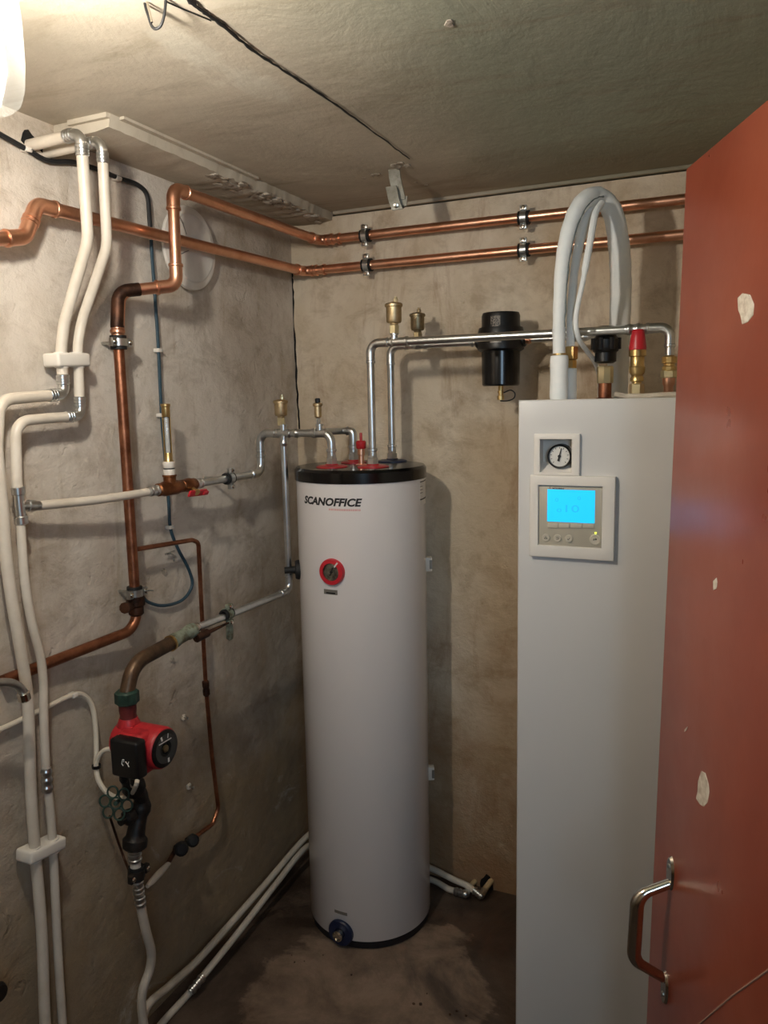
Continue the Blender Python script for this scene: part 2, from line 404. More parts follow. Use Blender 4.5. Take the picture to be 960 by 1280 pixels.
# shallow ceiling drop along the left wall, with ragged mortar edge
bm = B()
pr = []
NY = 60
for i in range(NY+1):
    y = -1.006 + i*(1.006/NY); jag = (random.uniform(-.006, .006) if i > 22 else random.uniform(-.0015, .0015))
    pr.append([V((0, y, ZC-.026)), V((.06, y, ZC-.031+jag*.6)), V((.120, y, ZC-.030+jag*.8)), V((.156+jag*.7, y, ZC-.026+jag*.5)), V((.162+jag*.5, y, ZC+.002))])
rows = [[bm.verts.new(p) for p in r] for r in pr]
for a, b in zip(rows, rows[1:]):
    for k in range(4): bm.faces.new((a[k], a[k+1], b[k+1], b[k]))
e0 = bm.verts.new(V((0, -1.006, ZC+.002))); bm.faces.new([e0]+rows[0][::-1])
drop = struct('trim_1', bm, 'ceiling')
bm = B()
for i in range(70):
    y = random.uniform(-.62, -.02); x = .15+random.uniform(-.05, .012); s = random.uniform(.006, .016)
    b = bmesh.new(); bmesh.ops.create_icosphere(b, subdivisions=1, radius=1)
    for v in b.verts: v.co = V((x+v.co.x*s*random.uniform(.7, 1.2), y+v.co.y*s*1.6, ZC-.028+v.co.z*s*.55))
    join(bm, b)
o = obj('mortar_crust', bm, 'render_rough', drop, 'rough grey mortar smeared along the edge'); o['kind'] = 'stuff'
bm = B(); box(bm, (.163, -.98, ZC-.006), (.176, -.46, ZC)); obj('edge_strip', bm, 'ceiling', drop)
bm = B(); box(bm, (.05, -1.016, ZC-.010), (.160, -1.006, ZC)); obj('edge_strip', bm, 'ceiling', drop)
bm = B(); box(bm, (.17, -.018, ZC-.010), (XR, -.004, ZC+.001), bevel=.003); struct('trim_2', bm, 'ceiling')
# cracked corner, patches and plaster crumbs
def crack(bm, pts, wid, nrm, side):
    nrm = V(nrm); side = V(side); L_, R_ = [], []
    for p in smooth_path(pts, 6):
        p = V(p)+side*random.uniform(-.002, .002); wv = wid*random.uniform(.5, 1.2)
        L_.append([bm.verts.new(p-side*wv/2-nrm*.002), bm.verts.new(p-side*wv/2+nrm*.0012), bm.verts.new(p+side*wv/2+nrm*.0012), bm.verts.new(p+side*wv/2-nrm*.002)])
    for a, b in zip(L_, L_[1:]):
        for k in range(3): bm.faces.new((a[k], a[k+1], b[k+1], b[k]))
bm = B(); crack(bm, [at(x, y, 1, -.001) for x, y in ((365, 342), (366, 360), (367, 400), (370, 455), (372, 500), (374, 540))], .006, (0, -1, 0), (1, 0, 0))
obj('corner_crack', bm, 'hole', wb, 'thin black crack running down the corner')
def hole(px, py, r, wall, ax, squash=1.0):
    bm = B(); c = at(px, py, ax, 0); n = V((1, 0, 0)) if ax == 0 else V((0, -1, 0)); mt = frame(c-n*.004, n)
    vs = []
    for k in range(14):
        a = 2*PI*k/14; q = r*random.uniform(.8, 1.2)
        vs.append((q*math.cos(a), q*math.sin(a)*squash))
    lo = [bm.verts.new(mt @ V((x, y, 0))) for x, y in vs]; hi = [bm.verts.new(mt @ V((x*.92, y*.92, .006))) for x, y in vs]
    for k in range(14): bm.faces.new((lo[k], lo[(k+1) % 14], hi[(k+1) % 14], hi[k]))
    bm.faces.new(hi); return obj('pipe_hole', bm, 'hole', wall)
hole(36, 176, .022, wl, 0); hole(58, 188, .018, wl, 0); hole(608, 1108, .042, wb, 1, .7)
def crumb(px, py, s, wall, ax, n=5):
    bm = B(); c = at(px, py, ax, 0)
    for k in range(n):
        b = bmesh.new(); bmesh.ops.create_icosphere(b, subdivisions=1, radius=1)
        for v in b.verts:
            q = s*random.uniform(.5, 1.1); off = V((0, random.uniform(-.3, .3)*s, random.uniform(-.3, .3)*s)) if ax == 0 else V((random.uniform(-.3, .3)*s, 0, random.uniform(-.3, .3)*s))
            v.co = c+v.co*q*.6+off
        join(bm, b)
    return obj('plaster_crumb', bm, 'render_rough', wall)
crumb(214, 824, .016, wl, 0); crumb(205, 715, .016, wl, 0, 6); crumb(35, 186, .008, wl, 0)
for px, py, s in ((470, 219, .016), (455, 223, .007), (500, 206, .022), (520, 228, .006), (533, 231, .007), (563, 28, .012)):
    bm = B(); c = at(px, py, 2, ZC)
    for k in range(5):
        b = bmesh.new(); bmesh.ops.create_icosphere(b, subdivisions=1, radius=1)
        off = V((random.uniform(-1, 1)*s*.7, random.uniform(-1, 1)*s*.7, 0))
        for v in b.verts: v.co = c+off+V((v.co.x*s*.6, v.co.y*s*.6, v.co.z*s*.3*random.uniform(.6, 1.2)))
        join(bm, b)
    obj('plaster_crumb', bm, 'render_rough', ceil)

# ---------------------------------------------------------------- door with handle
dt = V((1.3105, -1.026, 2.0)); dd = V((.374, -.927, 0)); dn = V((-.927, -.374, 0))
lean = V((1.2905, -1.026, .52)); du = (dt-lean).normalized()
dlow = dt-du*(2.0/du.z)
dm = Matrix(((dd.x, dn.x, du.x, dlow.x), (dd.y, dn.y, du.y, dlow.y), (dd.z, dn.z, du.z, dlow.z), (0, 0, 0, 1)))
def door_pt(px, py, off=0.0):
    """photograph point on the visible face, in door coordinates"""
    d = rt*((px-480)/FPX) - up*((py-640)/FPX) + fw; n = dd.cross(du).normalized()
    if n.dot(dn) < 0: n = -n
    t = ((dlow+n*off)-CAM).dot(n)/d.dot(n); return dm.inverted() @ (CAM+d*t)
bm = B(); box(bm, (0, -.042, .012), (.86, 0, 1.997), dm, .004); door = struct('door_1', bm, 'door')
door['label'] = 'red-brown painted door leaf standing open at the right'
h0 = door_pt(838, 1078); h1 = door_pt(833, 1243)
hx = (h0.x+h1.x)/2; zt_, zb_ = door_pt(838, 1105).z, door_pt(833, 1222).z
hp = fillet([(hx, .001, zt_+.002), (hx, .053, zt_-.020), (hx, .055, zb_+.030), (hx, .001, zb_-.004)], .030, 10)
n_ = len(hp); rr = [.0115-.0035*abs(2*i/(n_-1)-1)**2 for i in range(n_)]
bm = B(); sweep(bm, [dm @ V(p) for p in hp], rr, 14); hnd = obj('door_handle', bm, 'chrome', door, 'worn nickel pull handle on the door')
for zz, sg in ((zt_, 1), (zb_, -1)):
    bm = B(); b = bmesh.new(); prof = []
    for k in range(16):
        a = 2*PI*k/16; prof.append((hx+.015*math.cos(a), zz+sg*.020+.030*math.sin(a)))
    lo = [b.verts.new((x, .0, z)) for x, z in prof]; hi = [b.verts.new((hx+(x-hx)*.85, .004, zz+sg*.020+(z-zz-sg*.020)*.9)) for x, z in prof]
    for k in range(16): b.faces.new((lo[k], lo[(k+1) % 16], hi[(k+1) % 16], hi[k]))
    b.faces.new(hi); b.transform(dm); join(bm, b); obj('mounting_plate', bm, 'chrome', hnd)
    bm = B(); lathe(bm, [(.0045, 0), (.0045, .0012), (.002, .0022), (0, .0022)], dm @ frame((hx, .004, zz+sg*.032), (0, 1, 0)), 10); obj('screw', bm, 'steel_dull', hnd)
for poly in ([(922, 372), (928, 366), (938, 368), (943, 380), (942, 394), (935, 403), (928, 406), (926, 395), (923, 388)],
             [(873, 975), (877, 963), (882, 966), (886, 980), (887, 990), (885, 1003), (880, 1009), (875, 1006), (870, 998), (872, 990)],
             [(892, 726), (896, 722), (897, 728), (896, 736), (892, 738)], [(856, 912), (860, 908), (859, 912), (856, 915)]):
    ps = [door_pt(*p) for p in poly]; bm = B()
    c = sum((V(p) for p in ps), V())/len(ps)
    lo = [bm.verts.new(dm @ V((p.x, -.0005, p.z))) for p in ps]; hi = [bm.verts.new(dm @ V((c.x+(p.x-c.x)*.93, .0008, c.z+(p.z-c.z)*.95))) for p in ps]
    for k in range(len(ps)): bm.faces.new((lo[k], lo[(k+1) % len(ps)], hi[(k+1) % len(ps)], hi[k]))
    bm.faces.new(hi); obj('paint_chip', bm, 'filler', door, 'pale bare patch where paint chipped off')
sa, sb = door_pt(872, 1282), door_pt(968, 1207)  # pale reflection on the gloss paint, built as a thin coloured strip
bm = B(); sweep(bm, [dm @ V((sa.x, .0002, sa.z)), dm @ V(((sa.x+sb.x)/2, .0002, (sa.z+sb.z)/2+.004)), dm @ V((sb.x, .0002, sb.z))], .0014, 6); obj('painted_reflection', bm, simple('reflection_tone', '#b08876', .5), door, 'long pale diagonal reflection painted on the door')

# ---------------------------------------------------------------- ceiling lamp
lc = V((.548, -1.648, ZC))
lamp = thing('ceiling_lamp', 'lit glass jar lamp on the ceiling at the upper left', 'lamp', lc)
bm = B(); lathe(bm, [(0, 0), (.040, 0), (.040, -.010), (.026, -.022), (.024, -.070), (.042, -.082), (.043, -.098), (.038, -.100), (.038, -.088), (0, -.086)], Matrix.Translation(lc), 32); obj('lamp_base', bm, 'plastic_white', lamp)
bm = B(); lathe(bm, [(.013, -.086), (.015, -.108), (.012, -.120), (0, -.120)], Matrix.Translation(lc), 20); obj('lamp_socket', bm, 'plastic_white', lamp)
bm = B(); lathe(bm, [(.012, -.118), (.015, -.132), (.023, -.150), (.0262, -.170), (.0262, -.178), (.022, -.196), (.012, -.206), (0, -.209)], Matrix.Translation(lc), 24); obj('bulb', bm, 'bulb', lamp)
prof = [(.037, -.098), (.041, -.108), (.0455, -.125), (.0475, -.15), (.0475, -.195), (.045, -.225), (.039, -.244), (.030, -.252), (.016, -.255), (0, -.2555)]
bm = B(); lathe(bm, prof, Matrix.Translation(lc), 40); obj('lamp_shade', bm, 'shade', lamp)

# ceiling cable and hook, metal strip
cp = [at(x, y, 2, ZC-.004) for x, y in ((228, -8), (250, 12), (276, 30), (320, 65), (370, 98), (420, 131), (470, 167), (512, 199))]
cp = [p+V((random.uniform(-.001, .001), 0, random.uniform(-.0012, .001))) for p in smooth_path(cp, 9)]
rads = [max(.0013, (.0036-.0023*i/len(cp))*random.uniform(.72, 1.25)) for i in range(len(cp))]
bm = B(); sweep(bm, cp, rads, 8)
cab = tag(obj('ceiling_cable', bm, 'cable_black'), 'frayed black cable running straight across the ceiling', 'cable')
hk = thing('ceiling_hook', 'small dark wire hook hanging from the ceiling near the top edge', 'hook', at(195, -4, 2, ZC))
ya = at(195, 0, 2, ZC).y
hpts = [at(178, -20, 1, ya), at(181, 5, 1, ya), at(186, 22, 1, ya), at(190, 33, 1, ya), at(195, 36, 1, ya), at(201, 32, 1, ya), at(205, 20, 1, ya), at(207, 3, 1, ya), at(208, -18, 1, ya)]
hpts = smooth_path(hpts, 5); bm = B(); sweep(bm, hpts, .0022, 8); obj('hook_wire', bm, 'cable_black', hk)
bm = B(); sweep(bm, [at(183, -2, 1, ya-.002)-V((0, 0, 0)), at(190, 28, 1, ya-.002)], .0018, 8); obj('bright_wire', bm, 'chrome', hk, 'bright metal leg')
bm = B(); sweep(bm, smooth_path([at(207, 2, 2, ZC-.002), at(230, 12, 2, ZC-.002), at(264, 26, 2, ZC-.002)], 5), .0012, 6); obj('tie_wire', bm, 'cable_black', hk)
bo = at(490, 212, 2, ZC)
st = thing('hanging_strap', 'bent galvanised strap hanging from the ceiling near the back wall', 'strap', bo)
def strap(pts, wdir, wid, th=.002):
    bm = B(); L_ = []
    for p in pts:
        L_.append([bm.verts.new(V(p)+V(wdir)*s*wid/2+V((0, t, 0))) for s, t in ((-1, -th), (1, -th), (1, th), (-1, th))])
    for a, b in zip(L_, L_[1:]):
        for k in range(4): bm.faces.new((a[k], a[(k+1) % 4], b[(k+1) % 4], b[k]))
    bm.faces.new(L_[0]); bm.faces.new(L_[-1][::-1]); return bm
yb = bo.y
s1 = obj('upper_strap', strap([at(492, 206, 1, yb), at(494, 224, 1, yb), at(500, 250, 1, yb)], (.93, .3, .1), .031), 'zinc', st)
obj('lower_strap', strap([at(489, 233, 1, yb-.02), at(493, 252, 1, yb-.022), at(497, 262, 1, yb-.02), at(502, 258, 1, yb+.004), at(503, 246, 1, yb+.006)], (.93, .3, .1), .029), 'zinc', st)
bm = B(); lathe(bm, [(.006, 0), (.006, .004), (0, .005)], frame(at(495, 257, 1, yb-.024), (.3, -.9, -.2)), 10); obj('bolt', bm, 'chrome', st)

# ---------------------------------------------------------------- copper heating pipes
uz = 2.171
uc = V((.136, -.052, uz)); ue = V((.13, -.775, uz))
up_ = thing('copper_pipe', 'upper copper pipe turning the corner and dropping down the left wall to the valve', 'pipe', uc, 'copper pipes below the ceiling')
u_low = at(196, 352, 0, .13)
pts = [V((XR-.003, -.052, 2.168)), uc, V((.13, -.772, uz)), V((.13, -.778, u_low.z)), V((.052, -.890, u_low.z-.022)), V((.05, -.903, u_low.z-.12))]
pipe_run(up_, pts, .0142, 'copper', bends={4: .034}, elbows=(1, 2, 3), R=.026)
# dark bend and vertical
pv = V((.05, -.904, 1.80))
obj('dark_bend', one(sweep, fillet([V((.078, -.852, u_low.z-.014)), V((.051, -.894, u_low.z-.022)), V((.05, -.904, u_low.z-.10)), pv+V((0, 0, .035))], .034, 8), .0158, 14), 'copper_dirty', up_, 'blackened bend')
socket(up_, V((.05, -.904, 1.815)), (0, 0, 1), .0135, .045, 'copper')
obj('pipe', one(sweep, fillet([pv, V((.05, -.903, 1.10)), at(70, 825, 0, .022), at(4, 851, 0, .016)], [0, .045, .3, 0], 8), .0128, 14), 'copper_old', up_, 'tarnished lower length')
bm = B(); zv = at(170, 752, 0, .05).z
lathe(bm, [(.014, -.035), (.019, -.03), (.019, -.012), (.023, -.008), (.023, .012), (.018, .016), (.018, .034), (.014, .04)], Matrix.Translation((.05, -.903, zv)), 12)
lathe(bm, [(.010, 0), (.010, .03), (.014, .032), (.014, .042), (0, .045)], frame((.052, -.915, zv-.006), (.25, -1, .1)), 10)
obj('valve_body', bm, 'copper_dirty', up_, 'tarnished valve body with a stubby spindle')
lz = 2.079
lp = thing('copper_pipe', 'lower copper pipe turning the corner, stepping down beside the left frame edge', 'pipe', (.078, -.052, lz), 'copper pipes below the ceiling')
le = at(46, 256, 0, .06); l2 = at(31, 296, 0, .06)
pts = [V((XR-.003, -.052, 2.078)), V((.078, -.052, lz)), V((.06, le.y, le.z)), V((.06, l2.y, l2.z)), at(-60, 303, 0, .06)]
pipe_run(lp, pts, .0142, 'copper', elbows=(1, 2, 3), R=.024)
for root, zz in ((up_, 2.1695), (lp, 2.0785)):
    for dx in (.225, .245):
        bm = B(); lathe(bm, [(.0142, -.003), (.0149, -.001), (.0149, .001), (.0142, .003)], frame((.078+dx, -.052, zz), (1, 0, 0)), 14, False); obj('pressed_bead', bm, 'copper', root)
    for dx in (.03, .075):
        obj('solder_bead', one(ring, (.136 if root is up_ else .078, 0, 0) and V(((.136 if root is up_ else .078)+dx, -.052, zz)), (1, 0, 0), .014, .007, .004, 16), 'copper', root)

def clamp(label, c, axis, wall, r, group, m='steel', rod=True, ear=(0, 0, 1), wid=.020):
    c = V(c); axis = V(axis).normalized(); wall = V(wall); ear = V(ear).normalized()
    t = thing('pipe_clamp', label, 'pipe clamp', c, group)
    obj('rubber_lining', one(ring, c, axis, r, wid*1.6, .0055), 'rubber', t)
    obj('clamp_band', one(ring, c, axis, r+.0055, wid*.85, .002), m, t)
    for s in (1, -1):
        e = c+ear*s*(r+.012)
        bm = B(); box(bm, (-.002, -wid/2, -.007), (.011, wid/2, .007), frame(e+(-wall)*.003, ear, -wall), .0015)
        eo = obj('clamp_ear', bm, m, t)
        bm = B(); lathe(bm, [(.0058, 0), (.0062, .0022), (.004, .0045), (0, .005)], frame(e+(-wall)*.013, -wall), 12); obj('screw', bm, 'chrome', eo)
    if not rod: return t
    dist = abs((c).dot(wall)); bm = B(); lathe(bm, [(.004, 0), (.004, max(.012, dist-r-.005))], frame(c+wall*(r+.005), wall), 10)
    obj('threaded_rod', bm, 'steel_dull', t); return t
bk = (0, 1, 0); lf = (-1, 0, 0)
CG = 'pipe clamps on the walls'
clamp('rubber lined clamp on the upper copper pipe near the corner', at(457, 297, 1, -.052)*0+V((at(457, 297, 1, -.052).x, -.052, 2.169)), (1, 0, 0), bk, .0142, CG)
clamp('rubber lined clamp on the lower copper pipe near the corner', V((at(459, 328, 1, -.052).x, -.052, 2.0787)), (1, 0, 0), bk, .0142, CG)
clamp('rubber lined clamp on the upper copper pipe, left of the white hoses', V((at(655, 271, 1, -.052).x, -.052, 2.1685)), (1, 0, 0), bk, .0142, CG)
clamp('rubber lined clamp on the lower copper pipe, left of the white hoses', V((at(655, 308, 1, -.052).x, -.052, 2.0783)), (1, 0, 0), bk, .0142, CG)
clamp('shiny clamp high on the vertical copper pipe of the left wall', V((.05, -.904, at(147, 428, 0, .05).z)), (0, 0, 1), lf, .0138, CG, ear=(0, 1, 0))
clamp('clamp just above the old valve at the foot of the vertical copper pipe', V((.05, -.904, at(168, 741, 0, .05).z)), (0, 0, 1), lf, .0130, CG, ear=(0, 1, 0), m='steel_dull')
bm = B(); sweep(bm, [V((.075, -.89, zv+.028)), at(191, 738, 0, .075)], .0018, 8)
tag(obj('long_screw', bm, 'steel_dull'), 'long thin screw sticking out beside the old valve clamp', 'screw')

# thin copper branch
bt = thing('copper_branch', 'thin copper pipe looping down the left wall behind the steel pipe', 'pipe', at(172, 686, 0, .045))
bp = [V((.05, -.904, at(171, 686, 0, .05).z)), at(240, 675, 0, .045), at(248, 678, 0, .045), at(252, 760, 0, .04), at(257.5, 860, 0, .04), at(265, 945, 0, .04), at(273, 1010, 0, .04), at(266, 1030, 0, .04), at(243, 1047, 0, .04)]
obj('pipe', one(sweep, fillet(bp, [0, .018, .018, 0, 0, 0, .03, .02, 0], 5), .0062, 10), 'copper_old', bt)
bm = B(); d_ = (bp[5]-bp[4]).normalized(); lathe(bm, [(.007, -.022), (.010, -.02), (.010, -.006), (.0085, 0), (.010, .006), (.010, .02), (.007, .024)], frame(bp[4], d_), 10)
obj('joint', bm, 'copper_dirty', bt, 'blackened joint')
# black drain valve pair and white stub
dv = thing('drain_valve', 'black drain valve low on the left wall below the pump', 'valve', at(232, 1052, 0, .045))
bm = B(); a_, b_ = at(243, 1046, 0, .045), at(219, 1063, 0, .048); dr = (b_-a_).normalized()
lathe(bm, [(.008, 0), (.012, .005), (.012, .03), (.008, .034), (.008, .05), (.013, .054), (.013, .080), (.008, .084), (.008, max(.088, (b_-a_).length))], frame(a_, dr), 12); obj('valve_body', bm, 'valve_black', dv)
for q, rr_ in ((.02, .017), (.072, .019)):
    bm = B(); lathe(bm, [(.007, 0), (.007, .018), (rr_, .02), (rr_*1.02, .03), (rr_*.7, .036), (0, .037)], frame(a_+dr*q, (.75, -.5, .35)), 14); obj('valve_knob', bm, 'rubber', dv)
bm = B(); sweep(bm, [b_, at(209.5, 1080, 0, .055)], .0065, 10); obj('pipe_end', bm, 'copper_dirty', dv)
bm = B(); p0, p1 = at(211, 1079, 0, .055), at(184, 1108, 0, .085)
sweep(bm, [p0+(p0-p1)*.0, p0*.75+p1*.25, p0*.55+p1*.45, p0*.2+p1*.8, p1], [.006, .0085, .0095, .0085, .005], 12); obj('white_stub', bm, 'white_pipe', dv, 'short white plastic stub')

# ---------------------------------------------------------------- white coated pipes on the left wall
def white_pair():
    zA, yA = 2.206, -1.080
    A = thing('white_pipe', 'left white pipe from the wall hole down to the floor at the left edge', 'pipe', (.0, yA, zA), 'white pipes on the left wall')
    xA = at(101, 166, 1, yA).x
    k1 = V((xA*.93, yA+.0, at(110, 304, 0, xA*.93).z)); c1 = at(77, 436, 0, .045)
    eA = at(80, 493, 0, .045)
    pts = [V((-.03, yA, zA-.004)), V((xA, yA, zA)), at(108, 296, 0, xA*.97), at(79, 418, 0, .048), c1, eA]
    pipe_run(A, pts[:2]+[at(110, 300, 0, .125), at(80, 405, 0, .055), at(76, 440, 0, .047), eA, at(30, 497, 0, .045), at(-1, 500, 0, .045), at(-4, 560, 0, .045), at(1, 615, 0, .045)],
             .0120, 'white_pipe', 'steel', {2: .12, 3: .12, 4: .2, 7: .05, 8: .1}, elbows=(1, 5), R=.018, fat=1.02, bead=1.17, collar=.024, ribs=True)
    low = [at(1, 615, 0, .045), at(4, 645, 0, .045), at(8, 700, 0, .045), at(16, 757, 0, .045), at(27, 820, 0, .045), at(34.5, 872, 0, .045), at(36.5, 920, 0, .045), at(38.5, 985, 0, .045), at(43.5, 1060, 0, .045), at(48, 1110, 0, .045), at(53, 1182, 0, .045), at(57, 1290, 0, .045)]
    g = low[-1]; low.append(V((.045, g.y, .0)))
    obj('pipe', one(sweep, smooth_path(low, 5), .0120, 14), 'white_pipe', A)
    zB, yB = 2.203, -1.033
    Bp = thing('white_pipe', 'right white pipe with a metal tee, beside the left edge of the photo', 'pipe', (.0, yB, zB), 'white pipes on the left wall')
    xB = at(127, 174, 1, yB).x; eB = at(100.5, 520, 0, .045)
    tee = at(24.5, 632, 0, .045)
    pipe_run(Bp, [V((-.03, yB, zB-.004)), V((xB, yB, zB)), at(134, 308, 0, .130), at(102, 402, 0, .055), at(97, 432, 0, .048), eB, at(52, 523.5, 0, .045), at(19, 527, 0, .045), at(21, 600, 0, .045), at(21.8, 615, 0, .045)],
             .0112, 'white_pipe', 'steel', {2: .12, 3: .12, 4: .2, 6: .3, 7: .062, 8: .1}, elbows=(1, 5), R=.018, fat=1.02, bead=1.17, collar=.024, ribs=True)
    obj('tee_fitting', (lambda bm: (lathe(bm, [(.0105, -.040), (.0135, -.038), (.0135, -.024), (.0105, -.022), (.0105, .022), (.0135, .024), (.0135, .038), (.0105, .040)], frame(tee, at(21.8, 615, 0, .045)-at(25.5, 650, 0, .045)), 16),
        lathe(bm, [(.010, 0), (.010, .018), (.0125, .02), (.0125, .034), (.0105, .036), (.0105, .046)], frame(tee, at(50, 632, 0, .05)-tee), 16)) and bm)(B()), 'steel', Bp)
    low = [at(25.5, 650, 0, .045), at(28, 690, 0, .045), at(32, 735, 0, .045), at(40, 780, 0, .045), at(50, 818, 0, .045), at(54, 850, 0, .045), at(54.5, 880, 0, .045), at(55.5, 920, 0, .045), at(58, 970, 0, .045), at(63.5, 1020, 0, .045), at(67.5, 1085, 0, .045), at(72, 1182, 0, .045), at(79, 1290, 0, .045)]
    g = low[-1]; low.append(V((.045, g.y, 0)))
    obj('pipe', one(sweep, smooth_path(low, 5), .0095, 14), 'white_pipe', Bp)
    socket(Bp, at(58.3, 975, 0, .045), (0, .05, 1), .0095, .055, 'steel', n=3)
    # branch to the flow meter
    br = [tee+(at(50, 632, 0, .05)-tee).normalized()*.04, at(60, 631, 0, .052), at(120, 625, 0, .064), at(170, 617.5, 0, .074), V((.08, -.832, 1.4405))]
    obj('branch_pipe', one(sweep, smooth_path(br, 6), .0102, 14), 'white_pipe', Bp)
    return A, Bp
white_pair()
def clip2(label, c0, c1, up_dir=(0, 0, 1), hgt=.030, dep=.042):
    c0, c1 = V(c0), V(c1); c = (c0+c1)/2; t = thing('pipe_clip', label, 'pipe clip', c, 'double plastic pipe clips')
    ax = (c1-c0).normalized(); L = (c1-c0).length
    mt = frame(c, ax, (1, 0, 0))
    bm = B(); box(bm, (-dep*.75, -hgt/2, -L/2-.024), (dep*.42, hgt/2, L/2+.024), mt, .006, 3); obj('clip_body', bm, 'plastic_white', t)
    for s in (-1, 1):
        bm = B(); lathe(bm, [(.0145, -hgt/2-.002), (.0145, hgt/2+.002)], frame(c+ax*s*L/2, (0, 0, 1)), 16); obj('clip_collar', bm, 'plastic_white', t)
    return t
clip2('white double clip holding both white pipes below their bend', at(76.5, 450, 0, .045), at(96.5, 450, 0, .045))
clip2('white double clip holding both white pipes near the floor', at(43, 1067, 0, .045), at(66, 1056, 0, .045), hgt=.028)

# ---------------------------------------------------------------- cable along the wall, clips, vent disc
x0 = .012
cpts = [at(-40, 145, 0, x0), at(0, 168, 0, x0), at(34, 187, 0, x0), at(60, 201, 0, x0), at(92, 203, 0, x0), at(120, 211, 0, x0), at(147, 222, 0, x0), at(172, 231, 0, x0), at(184, 245, 0, x0), at(187, 275, 0, x0), at(188, 292, 0, x0)]
wc = obj('black_cable', one(sweep, smooth_path(cpts, 5), .0058, 8), 'cable_black'); tag(wc, 'black cable sagging along the left wall behind the upper pipes', 'cable')
cpts = [at(189, 300, 0, x0), at(190, 320, 0, x0), at(194, 375, 0, x0), at(198, 436, 0, x0), at(202, 520, 0, x0), at(207, 580, 0, x0), at(211, 630, 0, x0), at(213, 660, 0, x0), at(222, 685, 0, x0), at(236, 712, 0, x0), at(240, 732, 0, x0), at(228, 750, 0, x0), at(205, 757, 0, x0), at(186, 753, 0, x0), at(177, 744, 0, .02), at(172, 738, 0, .03)]
wc = obj('sensor_cable', one(sweep, smooth_path(cpts, 5), .0044, 8), 'cable_dark'); tag(wc, 'dark blue cable clipped down the left wall, ending in a loop', 'cable')
CL = [(34, 187, 'white cable clip beside the wall hole of the white pipes'), (147, 223, 'white cable clip on the cable right of the white pipes'),
      (198.5, 438, 'white cable clip level with the white double pipe clip'), (202, 519, 'white cable clip beside the brass sight tube'), (213, 659, 'white cable clip just above the thin copper branch')]
for px, py, lb in CL:
    c = at(px, py, 0, x0); bm = B(); box(bm, (0, -.0085, -.005), (.0185, .0085, .005), Matrix.Translation((0, c.y, c.z)), .002)
    t = tag(obj('cable_clip', bm, 'plastic_white'), lb, 'cable clip', 'white cable clips on the left wall')
    bm = B(); lathe(bm, [(.0022, 0), (.0022, .002), (0, .002)], frame((.018, c.y+.005, c.z), (1, 0, 0)), 8); obj('nail', bm, 'steel', t)
vc = V((0, -.580, 2.071)); vt = thing('vent_cover', 'round off-white vent cover on the left wall behind the copper pipes', 'vent', vc)
bm = B(); lathe(bm, [(.085, 0), (.085, .016), (.108, .017), (.111, .021), (.109, .028), (.095, .032), (.05, .034), (0, .034)], frame(vc, (1, 0, 0)), 40); obj('cover_disc', bm, 'vent_white', vt)
bm = B(); lathe(bm, [(.088, 0), (.092, .003), (.088, .006)], frame(vc+V((.029, 0, 0)), (1, 0, 0)), 40, False); obj('cover_rim', bm, 'vent_white', vt)
bm = B(); sweep(bm, [at(223, 268, 0, .0345), at(229, 280, 0, .0345), at(233, 293, 0, .0345)], .0012, 6); sweep(bm, [at(214, 323, 0, .0345), at(225, 318, 0, .0345), at(236, 313, 0, .0345)], .0010, 6); obj('crease', bm, 'plate', vt, 'fine crease in the cover')
# wall plugs and hook screw
for px, py, lb in ((228, 897, 'pale wall plug with a screw right of the red pump'), (235, 983, 'pale wall plug with a screw lower right of the red pump')):
    c = at(px, py, 0, 0); t = thing('wall_plug', lb, 'wall plug', c, 'wall plugs beside the pump')
    bm = B()
    for k in range(5):
        b = bmesh.new(); bmesh.ops.create_icosphere(b, subdivisions=1, radius=1)
        off = V((.004, random.uniform(-.006, .006), random.uniform(-.006, .006)))
        for v in b.verts: v.co = c+off+v.co*.006*random.uniform(.7, 1.2)
        join(bm, b)
    obj('plug', bm, 'filler', t)
    bm = B(); sweep(bm, [c, c+V((.022, -.006, .004))], .0018, 8); lathe(bm, [(.004, 0), (.004, .002), (0, .003)], frame(c+V((.022, -.006, .004)), (1, -.2, .1)), 8); obj('screw', bm, 'steel_dull', t)
c = at(208, 692, 0, 0); t = thing('screw_hook', 'small bent metal hook in a chipped plaster patch above the cable loop', 'hook', c)
bm = B(); sweep(bm, fillet([c-V((.005, 0, 0)), c+V((.024, 0, 0)), c+V((.024, 0, -.02))], .008, 4), .0024, 8); sweep(bm, [c+V((.012, -.018, .002)), c+V((.012, .018, .004))], .0026, 8); obj('hook_wire', bm, 'steel_dull', t)

# ---------------------------------------------------------------- water tank
TC = V((.365, -.254, 0)); TR = .1945; TZ = 1.425
fdir = (V((CAM.x, CAM.y, 0))-TC).normalized(); A0 = math.atan2(fdir.y, fdir.x)
def cyl(px, py, r=TR):
    d = rt*((px-480)/FPX) - up*((py-640)/FPX) + fw; o = CAM-TC
    a = d.x**2+d.y**2; b = 2*(o.x*d.x+o.y*d.y); c = o.x**2+o.y**2-r*r
    disc = max(0, b*b-4*a*c); t = (-b-math.sqrt(disc))/(2*a); p = o+d*t
    return math.atan2(p.y, p.x), (CAM+d*t).z
def cylpt(a, z, r): return TC+V((r*math.cos(a), r*math.sin(a), z))
tank = thing('hot_water_tank', 'tall white cylindrical water tank with black lid standing in the corner', 'tank', TC)
bm = B(); lathe(bm, [(TR-.012, 0), (TR-.004, .004), (TR-.004, .03), (TR-.012, .03)], Matrix.Translation(TC), 64); obj('foot_ring', bm, 'navy_black', tank)
bm = B(); lathe(bm, [(TR-.01, .026), (TR-.002, .027), (TR, .030), (TR, TZ)], Matrix.Translation(TC), 96); body = obj('tank_body', bm, 'tank', tank)
